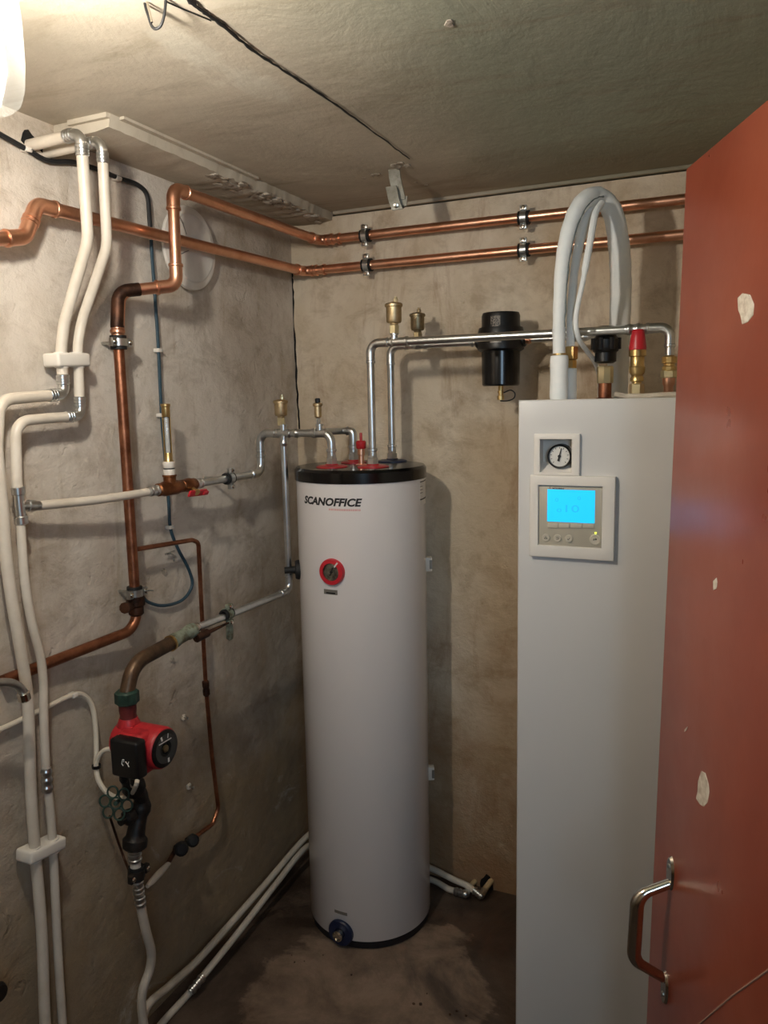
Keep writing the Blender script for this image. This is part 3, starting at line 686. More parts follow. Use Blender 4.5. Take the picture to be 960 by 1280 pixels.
bm = B(); lathe(bm, [(TR, TZ-.002), (TR+.004, TZ-.001), (TR+.004, TZ+.028), (TR-.002, TZ+.036), (TR-.02, TZ+.038), (0, TZ+.038)], Matrix.Translation(TC), 96); obj('tank_lid', bm, 'black_gloss', tank)
LT = TZ+.038
def text_bm(s, size, shear=0.0, bold=0.0, extr=.0003):
    cu = bpy.data.curves.new('t', 'FONT'); cu.body = s; cu.size = size; cu.shear = shear; cu.offset = bold; cu.extrude = extr; cu.resolution_u = 3
    o = bpy.data.objects.new('t', cu); COL.objects.link(o)
    bpy.context.view_layer.update(); dg = bpy.context.evaluated_depsgraph_get()
    me = bpy.data.meshes.new_from_object(o.evaluated_get(dg)); bm = B(); bm.from_mesh(me)
    bpy.data.objects.remove(o); bpy.data.curves.remove(cu); bpy.data.meshes.remove(me)
    xs = [v.co.x for v in bm.verts]; ys = [v.co.y for v in bm.verts]
    return bm, min(xs), max(xs), min(ys), max(ys)
def text_on_tank(s, p0, p1, hgt, m, name, shear=.2, bold=.0, label=None):
    (a0, z0), (a1, z1) = cyl(*p0), cyl(*p1)
    bm, x0_, x1_, y0_, y1_ = text_bm(s, 1.0, shear, bold, .01)
    for v in bm.verts:
        u = (v.co.x-x0_)/(x1_-x0_); q = (v.co.y-y0_)/(y1_-y0_)
        v.co = cylpt(a0+(a1-a0)*u, z0+(z1-z0)*u+hgt*q, TR+.0004+(v.co.z)*.02)
    return obj(name, bm, m, body, label)
text_on_tank('SCANOFFICE', (381, 629), (453, 633.5), .0235, 'ink', 'logo_lettering', .24, .04, 'black slanted SCANOFFICE lettering')
# faded red line under the lettering, too worn to read

def patch(name, a0, a1, z0, z1, m, par, lift=.0006, n=6, label=None):
    bm = B(); top = []
    for k in range(n+1):
        a = a0+(a1-a0)*k/n; top.append([bm.verts.new(cylpt(a, z, r)) for z, r in ((z0, TR-.002), (z0, TR+lift), (z1, TR+lift), (z1, TR-.002))])
    for p, q in zip(top, top[1:]):
        for j in range(3): bm.faces.new((p[j], p[j+1], q[j+1], q[j]))
    bm.faces.new(top[0]); bm.faces.new(top[-1][::-1]); return obj(name, bm, m, par, label)
def px_patch(name, x0_, y0_, x1_, y1_, m, par, **k):
    (a0, z1), (a1, z0) = cyl(x0_, y0_), cyl(x1_, y1_); return patch(name, a0, a1, z0, z1, m, par, **k)
(ta0, tz), (ta1, tz1) = cyl(411, 635.5), cyl(451, 636.5); bm = B(); u = 0.0
while u < .97:
    du_ = random.uniform(.035, .075); aa, ab = ta0+(ta1-ta0)*u, ta0+(ta1-ta0)*min(1, u+du_); zz = tz+(tz1-tz)*u
    q = [bm.verts.new(cylpt(a, z, TR+.0005)) for a, z in ((aa, zz-.0055), (ab, zz-.0055), (ab, zz), (aa, zz))]; bm.faces.new(q); u += du_+.012
obj('faded_print', bm, 'ink_red', body, 'faded red print under the lettering')
# thermometer
a, z = cyl(415.5, 714.5); n = V((math.cos(a), math.sin(a), 0)); c = cylpt(a, z, TR)
bm = B(); lathe(bm, [(.0385, -.004), (.0385, .006), (.0365, .011), (.026, .012), (.025, .004), (.0, .004)], frame(c, n), 40); th = obj('thermometer', bm, 'red_plastic', tank, 'red ringed round thermometer')
bm = B(); lathe(bm, [(.0255, .004), (.0255, .009), (.024, .0095), (.0235, .006), (0, .006)], frame(c, n), 36); obj('thermometer_dial', bm, 'dial_dark', th)
bm = B(); fr_ = frame(c+n*.0072, n); box(bm, (-.0014, -.014, 0), (.0014, .012, .001), fr_ @ Matrix.Rotation(1.2, 4, 'Z')); lathe(bm, [(.004, 0), (.004, .002), (0, .002)], fr_, 12); obj('pointer', bm, 'ink', th)
bm = B(); box(bm, (.020, -.0022, .0112), (.037, .0022, .0122), frame(c, n) @ Matrix.Rotation(.55-PI/2+.35, 4, 'Z')); obj('white_mark', bm, 'ink_white', th)
bx = px_patch('name_plate', 405, 736, 422, 744, 'plate', tank, label='small grey plate under the thermometer')
a, z = cyl(413.5, 740.7)
(pa0, pz), (pa1, _) = cyl(408, 739), cyl(419, 740); patch('plate_print', pa0, pa1, pz-.006, pz-.002, 'ink', bx, .0011)
bx = px_patch('name_plate', 418.3, 1136.5, 434, 1145, 'plate', tank, label='small grey plate above the blue drain port')
# drain port
a, z = cyl(426.3, 1162); n = V((math.cos(a), math.sin(a), 0)); z = .049; c = cylpt(a, z, TR)
bm = B(); lathe(bm, [(.041, -.006), (.041, .006), (.038, .010), (.018, .010), (.016, .006), (0, .006)], frame(c, n), 36); dp = obj('drain_port', bm, 'blue', tank, 'dark blue collar around the drain')
bm = B(); lathe(bm, [(.0165, .006), (.0165, .024), (.012, .027), (.011, .022), (0, .022)], frame(c, n), 24); obj('drain_socket', bm, 'chrome', dp)
# side port with black flange at the far left
a, z = cyl(377, 707); a = A0-math.radians(83); n = V((math.cos(a), math.sin(a), 0)); z = at(373, 707, 1, -.31).z; c = cylpt(a, z, TR)
bm = B(); lathe(bm, [(.030, -.008), (.030, .005), (.027, .012), (.012, .013), (.010, .03), (.010, .045), (0, .045)], frame(c, n), 28); obj('side_port', bm, 'rubber', tank, 'black plugged side port')
for py, q in ((708, .0), (972, .0)):
    a = A0+math.radians(89); z = at(540, py, 1, -.2).z; c = cylpt(a, z, TR); n = V((math.cos(a), math.sin(a), 0)); tg = V((-n.y, n.x, 0))
    bm = B(); box(bm, (-.004, -.012, -.022), (.018, .012, .022), frame(c, (0, 0, 1), n), .003); bl = obj('sensor_block', bm, 'plastic_white', tank, 'white plastic block on the side')
    bm = B(); box(bm, (.010, -.0125, -.014), (.0185, -.0115, .014), frame(c, (0, 0, 1), n), 0); obj('block_slot', bm, 'plate', bl)
# information sticker at the right edge
stk = px_patch('info_sticker', 524.5, 600, 533.2, 628, simple('white_sticker', '#e4dfd8', .5), tank, lift=.0004, label='white printed sticker near the right edge')
for y0_, hh in ((602, .0028), (624, .0035)):
    a0, z0 = cyl(525, y0_); a1, z1 = cyl(532.5, y0_); patch('print_line', a0, a1, z0-hh, z0, 'ink', stk, .0008)
for y0_ in (608, 612, 616):
    a0, z0 = cyl(525, y0_); a1, _ = cyl(528, y0_); patch('print_line', a0, a1, z0-.0025, z0, 'plate', stk, .0008)
# ports on the lid
P1, P2, P3, P4, PK = V((.325, -.362, LT)), V((.316, -.201, LT)), V((.446, -.339, LT)), V((.417, -.133, LT)), V((.388, -.294, LT))
for p, mt_, r_ in ((P1, 'red', .046), (P2, 'red', .040), (P3, 'red', .046), (P4, 'blue', .046)):
    bm = B(); lathe(bm, [(r_, -.002), (r_, .003), (r_*.8, .006), (.018, .007), (.018, .010), (0, .010)], Matrix.Translation(p), 32); cl_ = obj('port_collar', bm, mt_, tank, ('red' if mt_ == 'red' else 'dark blue')+' collar around a pipe port')
bm = B(); lathe(bm, [(.017, 0), (.017, .004), (.0085, .006), (.0085, .03), (.011, .032), (.011, .05), (.0085, .052)], Matrix.Translation(PK), 16); obj('probe_socket', bm, 'copper', tank, 'small copper coloured socket')
bm = B(); lathe(bm, [(.013, .05), (.015, .053), (.015, .070), (.012, .074), (.004, .074), (.004, .095), (.003, .097), (0, .097)], Matrix.Translation(PK), 14); obj('socket_cap', bm, 'red', tank, 'red cap with a thin stem')

# ---------------------------------------------------------------- air vents
def air_vent(label, base, r, h, m, style='big'):
    t = thing('air_vent', label, 'air vent', base, 'brass automatic air vents'); mt = Matrix.Translation(base)
    bm = B(); hexnut(bm, V(base)+V((0, 0, .012)), (0, 0, 1), r*.62, .024); obj('hex_base', bm, 'brass_pale' if style == 'big' else 'steel', t)
    q = .024
    if style == 'big':
        bm = B(); lathe(bm, [(r*.45, q), (r*.5, q+.003), (r*.5, q+.004), (r*.82, q+.006), (r*.92, q+.011), (r*.92, q+h*.78), (r*1.07, q+h*.80), (r*1.07, q+h*.90), (r*.98, q+h*.94), (r*.4, q+h), (0, q+h)], mt, 28); obj('vent_body', bm, m, t)
        bm = B(); lathe(bm, [(r*.28, q+h-.002), (r*.28, q+h+.008), (r*.20, q+h+.010), (r*.20, q+h+.014), (0, q+h+.015)], Matrix.Translation(V(base)+V((r*.25, 0, 0))), 10); obj('vent_cap', bm, 'brass_pale' if m == 'brass_vent' else 'brass_dark', t)
    else:
        bm = B(); lathe(bm, [(r*.7, q), (r, q+.004), (r, q+h*.72), (r*1.35, q+h*.76), (r*1.35, q+h*.9), (r*.8, q+h*.95), (0, q+h*.95)], mt, 20); obj('vent_body', bm, m, t)
        bm = B(); lathe(bm, [(r*.55, q+h*.93), (r*.75, q+h*.98), (r*.75, q+h*1.2), (r*.5, q+h*1.24), (0, q+h*1.24)], mt, 10); obj('vent_cap', bm, 'black', t)
    return t

# ---------------------------------------------------------------- steel manifold between tank and left wall
r_s = .0108
man = thing('steel_manifold', 'steel manifold pipe joining the flow meter and pump line to the tank top', 'pipe', P1)
ZM = 1.562; XW = .083
def upstand(root, p, r):
    bm = B(); lathe(bm, [(r*1.55, .004), (r*1.55, .026), (r*1.3, .028), (r*1.3, .034)], Matrix.Translation(p), 6); obj('union_nut', bm, 'steel', root)
    bm = B(); lathe(bm, [(r*1.15, .03), (r*1.15, .045)], Matrix.Translation(p), 14, False); lathe(bm, [(r*1.15, .045), (r*1.4, .047), (r*1.4, .053), (r*1.15, .055)], Matrix.Translation(p), 14, False); obj('press_collar', bm, 'steel', root)
upstand(man, P1, r_s); upstand(man, P2, r_s)
zfl = 1.4415
pipe_run(man, [P1+V((0, 0, .005)), V((P1.x, P1.y, ZM)), V((XW, P1.y, ZM)), V((XW, P1.y-.004, zfl)), V((XW, -.700, zfl))], r_s, 'steel', elbows=(1, 2, 3), R=.030, fat=1.14, bead=1.3)
XT = .165; XV = .288
pipe_run(man, [P2+V((0, 0, .005)), V((P2.x, P2.y, ZM)), V((XV-.01, P2.y, ZM)), V((XV-.03, P2.y-.07, ZM)), V((XV-.05, P1.y, ZM))], r_s, 'steel', bends={2: .03, 3: .03}, elbows=(1,), R=.030)
for xx, L in ((XT, .05), (XV, .05)):
    bm = B(); lathe(bm, [(r_s*1.12, -L/2), (r_s*1.32, -L/2+.002), (r_s*1.32, -L/2+.008), (r_s*1.12, -L/2+.010), (r_s*1.12, L/2-.010), (r_s*1.32, L/2-.008), (r_s*1.32, L/2-.002), (r_s*1.12, L/2)], frame((xx, P1.y, ZM), (1, 0, 0)), 16)
    lathe(bm, [(.010, 0), (.010, .020), (.012, .021), (.012, .026)], Matrix.Translation((xx, P1.y, ZM)), 14)
    obj('tee_fitting', bm, 'steel', man)
for xx in (.21, ):
    socket(man, V((xx, P1.y, ZM)), (1, 0, 0), r_s, .02, n=1)
# drop to the pump line
ZL = 1.094
pe = V((XT, P1.y, at(359, 738, 1, P1.y).z))
pend = V((XT, -.832, 1.089))
pipe_run(man, [V((XT, P1.y, ZM-.004)), pe, V((XT, -.832, 1.0895))], .0098, 'steel', elbows=(1,), R=.026)
socket(man, V((XT, P1.y, ZM-.03)), (0, 0, 1), .0098, .02, n=1)
air_vent('brass air vent on the steel manifold next to the left wall', V((XT-.006, P1.y, ZM+.022)), .0208, .054, 'brass_vent')
air_vent('slim brass air vent with black cap on the steel manifold', V((XV-.004, P1.y, ZM+.020)), .0105, .046, 'brass_vent', 'slim')
clamp('rubber lined clamp on the steel pipe right of the red valve lever', V((XW, at(286, 598, 0, XW).y, zfl)), (0, 1, 0), lf, r_s, CG)
clamp('green corroded clamp on the steel pipe above the pump', V((XT, at(284, 771, 0, XT).y, 1.091)), (0, 1, 0), lf, .0098, CG, m='verdigris', rod=False)

# flow meter, valve with red lever
fy = -.788
fm = thing('flow_meter', 'brass flow meter with upright sight tube on the left wall', 'flow meter', (XW, fy, zfl))
bm = B(); lathe(bm, [(.011, -.050), (.0165, -.046), (.0165, -.030), (.019, -.024), (.019, .024), (.0165, .03), (.0165, .042), (.012, .046)], frame((XW, fy, zfl), (0, 1, 0)), 16); lathe(bm, [(.016, 0), (.016, .028), (.018, .03), (.018, .034)], Matrix.Translation((XW, fy, zfl)), 16); obj('tee_body', bm, 'brass_red', fm)
bm = B(); lathe(bm, [(.0145, .033), (.0150, .036), (.0150, .046), (.0138, .048), (.0138, .052), (.0150, .054), (.0150, .066), (.0140, .068)], Matrix.Translation((XW, fy, zfl)), 20); obj('scale_collar', bm, 'plastic_white', fm)
bm = B(); lathe(bm, [(.0141, .0485), (.0141, .0515)], Matrix.Translation((XW, fy, zfl)), 20, False); obj('scale_mark', bm, 'ink', fm)
bm = B(); lathe(bm, [(.0135, .067), (.0105, .072), (.0105, .088), (.0098, .090)], Matrix.Translation((XW, fy, zfl)), 18); lathe(bm, [(.0098, .180), (.0105, .182), (.0105, .205), (.0120, .207), (.0120, .213), (0, .214)], Matrix.Translation((XW, fy, zfl)), 18)
# half shell around the glass
for k in range(10):
    pass
b = bmesh.new(); n_k = 12; rings_ = []
for k in range(n_k+1):
    a = math.radians(60+240*k/n_k)+math.atan2(-.55, .6)
    rings_.append([b.verts.new(V((XW+r_*math.cos(a), fy+r_*math.sin(a), zfl+z_))) for r_, z_ in ((.0104, .086), (.0104, .184), (.0085, .184), (.0085, .086))])
for p, q in zip(rings_, rings_[1:]):
    for j in range(4): b.faces.new((p[j], p[(j+1) % 4], q[(j+1) % 4], q[j]))
b.faces.new(rings_[0]); b.faces.new(rings_[-1][::-1]); join(bm, b)
obj('tube_housing', bm, 'brass', fm)
bm = B(); lathe(bm, [(.0078, .086), (.0078, .184)], Matrix.Translation((XW, fy, zfl)), 16); obj('sight_glass', bm, 'glass', fm)
bm = B(); lathe(bm, [(.0062, .088), (.0062, .182)], Matrix.Translation((XW, fy, zfl)), 12); obj('scale_strip', bm, 'dial', fm)
socket(fm, V((XW, fy-.062, zfl)), (0, 1, 0), .0105, .036, 'steel')
vv = thing('ball_valve', 'brass ball valve with red lever between flow meter and steel pipe', 'valve', (XW, -.715, zfl))
bm = B(); lathe(bm, [(.012, -.030), (.0165, -.027), (.0165, -.014), (.0185, -.006), (.0185, .006), (.0165, .014), (.0165, .024), (.0145, .028)], frame((XW, -.715, zfl), (0, 1, 0)), 12); obj('valve_body', bm, 'brass_red', vv)
socket(vv, V((XW, -.672, zfl)), (0, 1, 0), .0108, .034, 'steel')
bm = B(); lathe(bm, [(.006, 0), (.006, .022), (.009, .023), (.009, .028)], frame((XW+.008, -.715, zfl-.006), (.9, -.2, -.45)), 12); obj('valve_stem', bm, 'brass', vv)
bm = B(); lo_ = frame((XW+.026, -.722, zfl-.020), (0, 1, -.04), (.9, 0, -.45)); box(bm, (-.003, -.009, -.026), (.004, .009, .046), lo_, .003, 2); box(bm, (-.002, -.006, .030), (.008, .006, .050), lo_, .003, 2); obj('lever', bm, 'red_plastic', vv, 'red lever')

# ---------------------------------------------------------------- steel pipes from tank to heat pump
pa = thing('steel_pipe', 'front steel pipe from the tank top across to the right end of the cabinet', 'pipe', P3, 'steel pipes between tank and cabinet')
zP = 1.813; xE = at(838, 408, 1, P3.y).x
upstand(pa, P3, r_s)
pipe_run(pa, [P3+V((0, 0, .005)), V((P3.x, P3.y, zP)), V((xE, P3.y, zP)), V((xE, P3.y, 1.735))], r_s, 'steel', elbows=(1, 2), R=.030)
bm = B(); xx = .535; L = .055; lathe(bm, [(r_s*1.12, -L/2), (r_s*1.32, -L/2+.002), (r_s*1.32, -L/2+.008), (r_s*1.12, -L/2+.010), (r_s*1.12, L/2-.010), (r_s*1.32, L/2-.008), (r_s*1.32, L/2-.002), (r_s*1.12, L/2)], frame((xx, P3.y, zP), (1, 0, 0)), 16); lathe(bm, [(.010, 0), (.010, .018), (.0125, .02), (.0125, .026)], Matrix.Translation((xx-.015, P3.y, zP)), 14); obj('tee_fitting', bm, 'steel', pa)
socket(pa, V((xE-.085, P3.y, zP)), (1, 0, 0), r_s, .04)
air_vent('brass air vent on the front steel pipe above the tank', V((.520, P3.y, zP+.022)), .0232, .062, 'brass_vent')
pb = thing('steel_pipe', 'rear steel pipe from the tank top into the black filter', 'pipe', P4, 'steel pipes between tank and cabinet')
zQ = 1.8165; fx = .766
upstand(pb, P4, r_s)
pipe_run(pb, [P4+V((0, 0, .005)), V((P4.x, P4.y, zQ)), V((fx-.055, P4.y, zQ))], r_s, 'steel', elbows=(1,), R=.030)
socket(pb, V((.520, P4.y, zQ)), (1, 0, 0), r_s, .055)
socket(pb, V((fx-.078, P4.y, zQ)), (1, 0, 0), r_s, .03, 'steel')
air_vent('darker air vent on the rear steel pipe above the tank', V((.508, P4.y, zQ+.014)), .0225, .058, 'brass_dark')
pc = thing('steel_pipe', 'short steel pipe from the black filter to the black union', 'pipe', V((fx+.06, P4.y, zQ)), 'steel pipes between tank and cabinet')
ux, uy = at(757, 440, 1, -.30).x, -.30
pipe_run(pc, [V((fx+.05, P4.y, zQ)), V((1.035, P4.y, zQ)), V((ux, uy+.012, zQ-.004)), V((ux, uy, zQ-.03))], r_s*.9, 'steel', bends={1: .04, 2: .02}, R=.028)
socket(pc, V((fx+.075, P4.y, zQ)), (1, 0, 0), r_s*.9, .03, 'copper')
socket(pc, V((.99, P4.y, zQ)), (1, 0, 0), r_s*.9, .05, 'steel')
# magnetic filter
fc = V((fx, P4.y, 0)); zt2 = at(625, 393, 1, -.10).z; zb2 = at(625, 482, 1, -.19).z
mf = thing('dirt_filter', 'black cylindrical dirt filter hanging on the back wall pipe', 'filter', V((fx, P4.y, zb2)))
mt = Matrix.Translation((fx, P4.y, 0))
bm = B(); lathe(bm, [(.058, zb2+.098), (.067, zb2+.104), (.068, zb2+.145), (.063, zb2+.165), (.058, zt2-.045), (.055, zt2-.035), (.055, zt2-.008), (.052, zt2), (0, zt2)], mt, 40); obj('filter_head', bm, 'black', mf)
bm = B(); lathe(bm, [(.050, zb2), (.054, zb2+.004), (.0555, zb2+.09), (.0555, zb2+.098), (.05, zb2+.1)], mt, 40); obj('filter_bowl', bm, 'black_gloss', mf)
bm = B()
for s in (-1, 1): lathe(bm, [(.020, .045), (.020, .070), (.016, .074)], frame((fx, P4.y, zQ), (s, 0, 0)), 16)
obj('port_boss', bm, 'black', mf)
n = (V((CAM.x, CAM.y, 0))-V((fx, P4.y, 0))).normalized(); aF = math.atan2(n.y, n.x)
def fil_patch(name, a0, a1, z0, z1, r, m, par, lab=None):
    bm = B(); top = []
    for k in range(7):
        a = a0+(a1-a0)*k/6; top.append([bm.verts.new(V((fx+q*math.cos(a), P4.y+q*math.sin(a), z))) for z, q in ((z0, r-.002), (z0, r+.0008), (z1, r+.0008), (z1, r-.002))])
    for p, q in zip(top, top[1:]):
        for j in range(3): bm.faces.new((p[j], p[j+1], q[j+1], q[j]))
    bm.faces.new(top[0]); bm.faces.new(top[-1][::-1]); return obj(name, bm, m, par, lab)
def speckled():
    g = G('worn_printed_sticker'); g.base(g.mix(g.ramp(g.noise(260, 3, .6), (.46, 0), (.56, 1)), '#7d7366', '#2e2a26')); g.rough(.5); return g.m
fil_patch('filter_sticker', aF-.52, aF-.03, zt2-.043, zt2-.012, .0565, speckled(), mf, 'small grey printed sticker on the black head')
fil_patch('embossed_mark', aF-.45, aF+.02, zb2+.120, zb2+.123, .0685, 'plate', mf)
bm = B(); lathe(bm, [(.0075, 0), (.0075, -.014), (.010, -.015), (.010, -.019), (.0075, -.02), (.0075, -.027), (.0105, -.028), (.0105, -.040), (0, -.042)], Matrix.Translation((fx, P4.y, zb2)), 12); dcock = obj('drain_cock', bm, 'brass', mf, 'brass drain cock')
rp = smooth_path([V((fx+.009, P4.y-.003, zb2-.020)), V((fx+.03, P4.y-.004, zb2-.013)), V((fx+.043, P4.y-.004, zb2-.022)), V((fx+.040, P4.y-.004, zb2-.036)), V((fx+.022, P4.y-.004, zb2-.043)), V((fx, P4.y-.004, zb2-.043))], 5)
obj('cap_strap', one(sweep, rp, .0018, 8), 'rubber', dcock)

# ---------------------------------------------------------------- heat pump cabinet
CX0, CX1, CY, CZ = .9595, 1.555, -.680, 1.647
cabn = thing('heat_pump_cabinet', 'tall white heat pump cabinet with blue lit screen beside the door', 'cabinet', ((CX0+CX1)/2, CY/2, 0))
bm = B(); box(bm, (CX0+.001, CY+.03, .0), (CX1-.001, -.02, CZ-.002), bevel=.004); cb = obj('cabinet_body', bm, 'cabinet', cabn)
# front panel with a window cut for the gauge: built from a frame of strips on one sheet
def F(px, py, off=0): return at(px, py, 1, CY-off)
gx0, gx1 = F(675.3, 570).x, F(715.8, 570).x; gz1, gz0 = F(695, 548.5).z, F(695, 590.5).z
bm = B(); xs = [CX0, gx0, gx1, CX1]; zs = [.02, gz0, gz1, CZ]; vv_ = [[bm.verts.new((x, CY, z)) for z in zs] for x in xs]
for i in range(3):
    for j in range(3):
        if not (i == 1 and j == 1): bm.faces.new((vv_[i][j], vv_[i+1][j], vv_[i+1][j+1], vv_[i][j+1]))
r_ = bmesh.ops.extrude_face_region(bm, geom=bm.faces[:])
for e in [g for g in r_['geom'] if isinstance(g, bmesh.types.BMVert)]: e.co.y += .028
bmesh.ops.recalc_face_normals(bm, faces=bm.faces[:])
ed = [e for e in bm.edges if len(e.link_faces) == 2 and e.calc_face_angle() > 1.2 and all(abs(v.co.y-CY) < 1e-5 for v in e.verts) or (len(e.link_faces) == 2 and e.calc_face_angle() > 1.2 and all(v.co.x in (CX0, CX1) and v.co.z in (CZ, .02) for v in e.verts))]
bmesh.ops.bevel(bm, geom=ed, offset=.005, segments=3, profile=.5, affect='EDGES')
obj('front_panel', bm, 'cabinet', cabn)
# gauge surround and gauge
def frame_plate(x0_, x1_, z0_, z1_, ix0, ix1, iz0, iz1, th, back, bev=.002):
    bm = B(); xs = [x0_, ix0, ix1, x1_]; zs = [z0_, iz0, iz1, z1_]; vv_ = [[bm.verts.new((x, CY-th, z)) for z in zs] for x in xs]
    for i in range(3):
        for j in range(3):
            if not (i == 1 and j == 1): bm.faces.new((vv_[i][j], vv_[i+1][j], vv_[i+1][j+1], vv_[i][j+1]))
    r_ = bmesh.ops.extrude_face_region(bm, geom=bm.faces[:])
    for e in [g for g in r_['geom'] if isinstance(g, bmesh.types.BMVert)]: e.co.y += th+back
    bmesh.ops.recalc_face_normals(bm, faces=bm.faces[:])
    ed = [e for e in bm.edges if len(e.link_faces) == 2 and e.calc_face_angle() > 1.2 and all(abs(v.co.y-(CY-th)) < 1e-5 for v in e.verts)]
    bmesh.ops.bevel(bm, geom=ed, offset=bev, segments=2, profile=.5, affect='EDGES'); return bm
ox0, ox1 = F(668.5, 560).x, F(725.5, 560).x; oz1, oz0 = F(697, 542.3).z, F(697, 594).z
gf = obj('gauge_surround', frame_plate(ox0, ox1, oz0, oz1, gx0+.001, gx1-.001, gz0+.001, gz1-.001, .008, .0), 'cabinet_trim', cabn)
bm = B(); y1 = CY+.026; gx0 += .0006; gx1 -= .0006; gz0 += .0006; gz1 -= .0006
# recess box: back and four sides, sloping floor
for q in (((gx0, y1, gz0), (gx1, y1, gz0), (gx1, y1, gz1), (gx0, y1, gz1)), ((gx0, CY, gz0), (gx0, y1, gz0), (gx0, y1, gz1), (gx0, CY, gz1)), ((gx1, CY, gz0), (gx1, y1, gz0), (gx1, y1, gz1), (gx1, CY, gz1)), ((gx0, CY, gz1), (gx1, CY, gz1), (gx1, y1, gz1), (gx0, y1, gz1)), ((gx0, CY, gz0), (gx1, CY, gz0), (gx1, y1-.001, gz0+.02), (gx0, y1-.001, gz0+.02))):
    bm.faces.new([bm.verts.new(V(p)) for p in q])
obj('gauge_recess', bm, 'cabinet_trim', cabn)
gc = at(699.6, 570.3, 1, CY+.006)
bm = B(); lathe(bm, [(.0262, -.024), (.0262, .004), (.0245, .006), (.0225, .005), (.0225, .0), (0, .0)], frame(gc, (0, -1, 0)), 36); ga = obj('pressure_gauge', bm, 'black', cabn, 'round black rimmed pressure gauge')
bm = B(); lathe(bm, [(.0222, .0005), (.0222, .0015), (0, .0015)], frame(gc, (0, -1, 0)), 32); obj('gauge_face', bm, 'dial', ga)
bm = B(); gm_ = frame(gc+V((0, -.002, 0)), (0, -1, 0), (1, 0, 0))
b = bmesh.new(); vs_ = [b.verts.new(p) for p in ((-.0026, -.011, 0), (.0026, -.011, 0), (.0016, 0, 0), (.0007, .018, 0), (-.0007, .018, 0), (-.0016, 0, 0))]; b.faces.new(vs_)
ex = bmesh.ops.extrude_face_region(b, geom=b.faces[:]); [setattr(g.co, 'z', .0012) for g in ex['geom'] if isinstance(g, bmesh.types.BMVert)]
bx_ = B(); join(bx_, b); bx_.transform(gm_ @ Matrix.Rotation(-.22, 4, 'Z')); lathe(bx_, [(.0035, 0), (.0035, .002), (0, .0022)], gm_, 12); obj('gauge_needle', bx_, 'ink', ga)
bm = B()
for k in range(11):
    a = math.radians(225-27*k); box(bm, (.0165, -.0005, -.0006), (.0200, .0005, .0002), gm_ @ Matrix.Rotation(a, 4, 'Z'))
obj('gauge_scale', bm, 'ink', ga)
# control unit
fx0, fx1 = F(663.7, 640).x, F(769.5, 640).x; fz1, fz0 = F(716, 594.5).z, F(716, 697.3).z
rx0, rx1 = F(674.3, 640).x, F(753.3, 640).x; rz1, rz0 = F(713, 607).z, F(713, 682).z
obj('control_frame', frame_plate(fx0, fx1, fz0, fz1, rx0, rx1, rz0, rz1, .013, 0, .003), 'cabinet_trim', cabn)
bm = B(); box(bm, (rx0+.0008, CY-.008, rz0+.0006), (rx1-.0008, CY, rz1-.0024), bevel=.001); cu_ = obj('control_unit', bm, 'control_grey', cabn, 'warm grey control unit')
YC = CY-.008
def FC(px, py): return at(px, py, 1, YC)
s00, s11 = FC(684, 651.6), FC(744, 613.2)
bm = B(); box(bm, (s00.x, YC-.0006, s00.z), (s11.x, YC+.001, s11.z)); scr = obj('screen', bm, 'screen', cu_, 'bright blue lit display')
def flat_text(s, px0, px1, pyb, hgt, y, m, par, name, bold=0.0):
    p0, p1 = at(px0, pyb, 1, y), at(px1, pyb, 1, y); bm, a, b, c, d = text_bm(s, 1.0, 0, bold, .01)
    for v in bm.verts: v.co = V((p0.x+(p1.x-p0.x)*(v.co.x-a)/(b-a), y-.0002-(v.co.z+.01)*.01, p0.z+hgt*(v.co.y-c)/(d-c)))
    return obj(name, bm, m, par)
flat_text('0', 694, 698, 627, .008, YC-.0006, 'screen_text', cu_, 'screen_digit'); flat_text('0', 722, 726, 625, .008, YC-.0006, 'screen_text', cu_, 'screen_digit')
flat_text('10', 707, 724, 640, .0155, YC-.0006, 'screen_text', cu_, 'screen_digit'); flat_text('0', 696, 702, 640, .008, YC-.0006, 'screen_text', cu_, 'screen_digit')
flat_text('MITSUBISHI', 690.5, 705, 611.3, .0032, YC, 'ink', cu_, 'maker_print', .02)
bm = B(); cc = FC(687.5, 609.8)
for k in range(3):
    a = math.radians(90+120*k); d = V((math.cos(a), 0, math.sin(a))); e = V((-d.z, 0, d.x))
    b = bmesh.new(); ps = [cc+d*0, cc+d*.0015+e*.00095, cc+d*.003, cc+d*.0015-e*.00095]
    vs_ = [b.verts.new(p+V((0, -.0003, 0))) for p in ps]; b.faces.new(vs_); join(bm, b)
obj('maker_emblem', bm, 'ink', cu_)
for x0_, x1_ in ((684.8, 697.6), (699.2, 712), (713.2, 727.3), (729, 742.5)):
    p, q = FC(x0_, 659.5), FC(x1_, 654.6); bm = B(); dz = (x0_-684)*.0000; box(bm, (p.x, YC-.0022, p.z-dz), (q.x, YC, q.z-dz), bevel=.0008); obj('soft_key', bm, 'key', cu_)
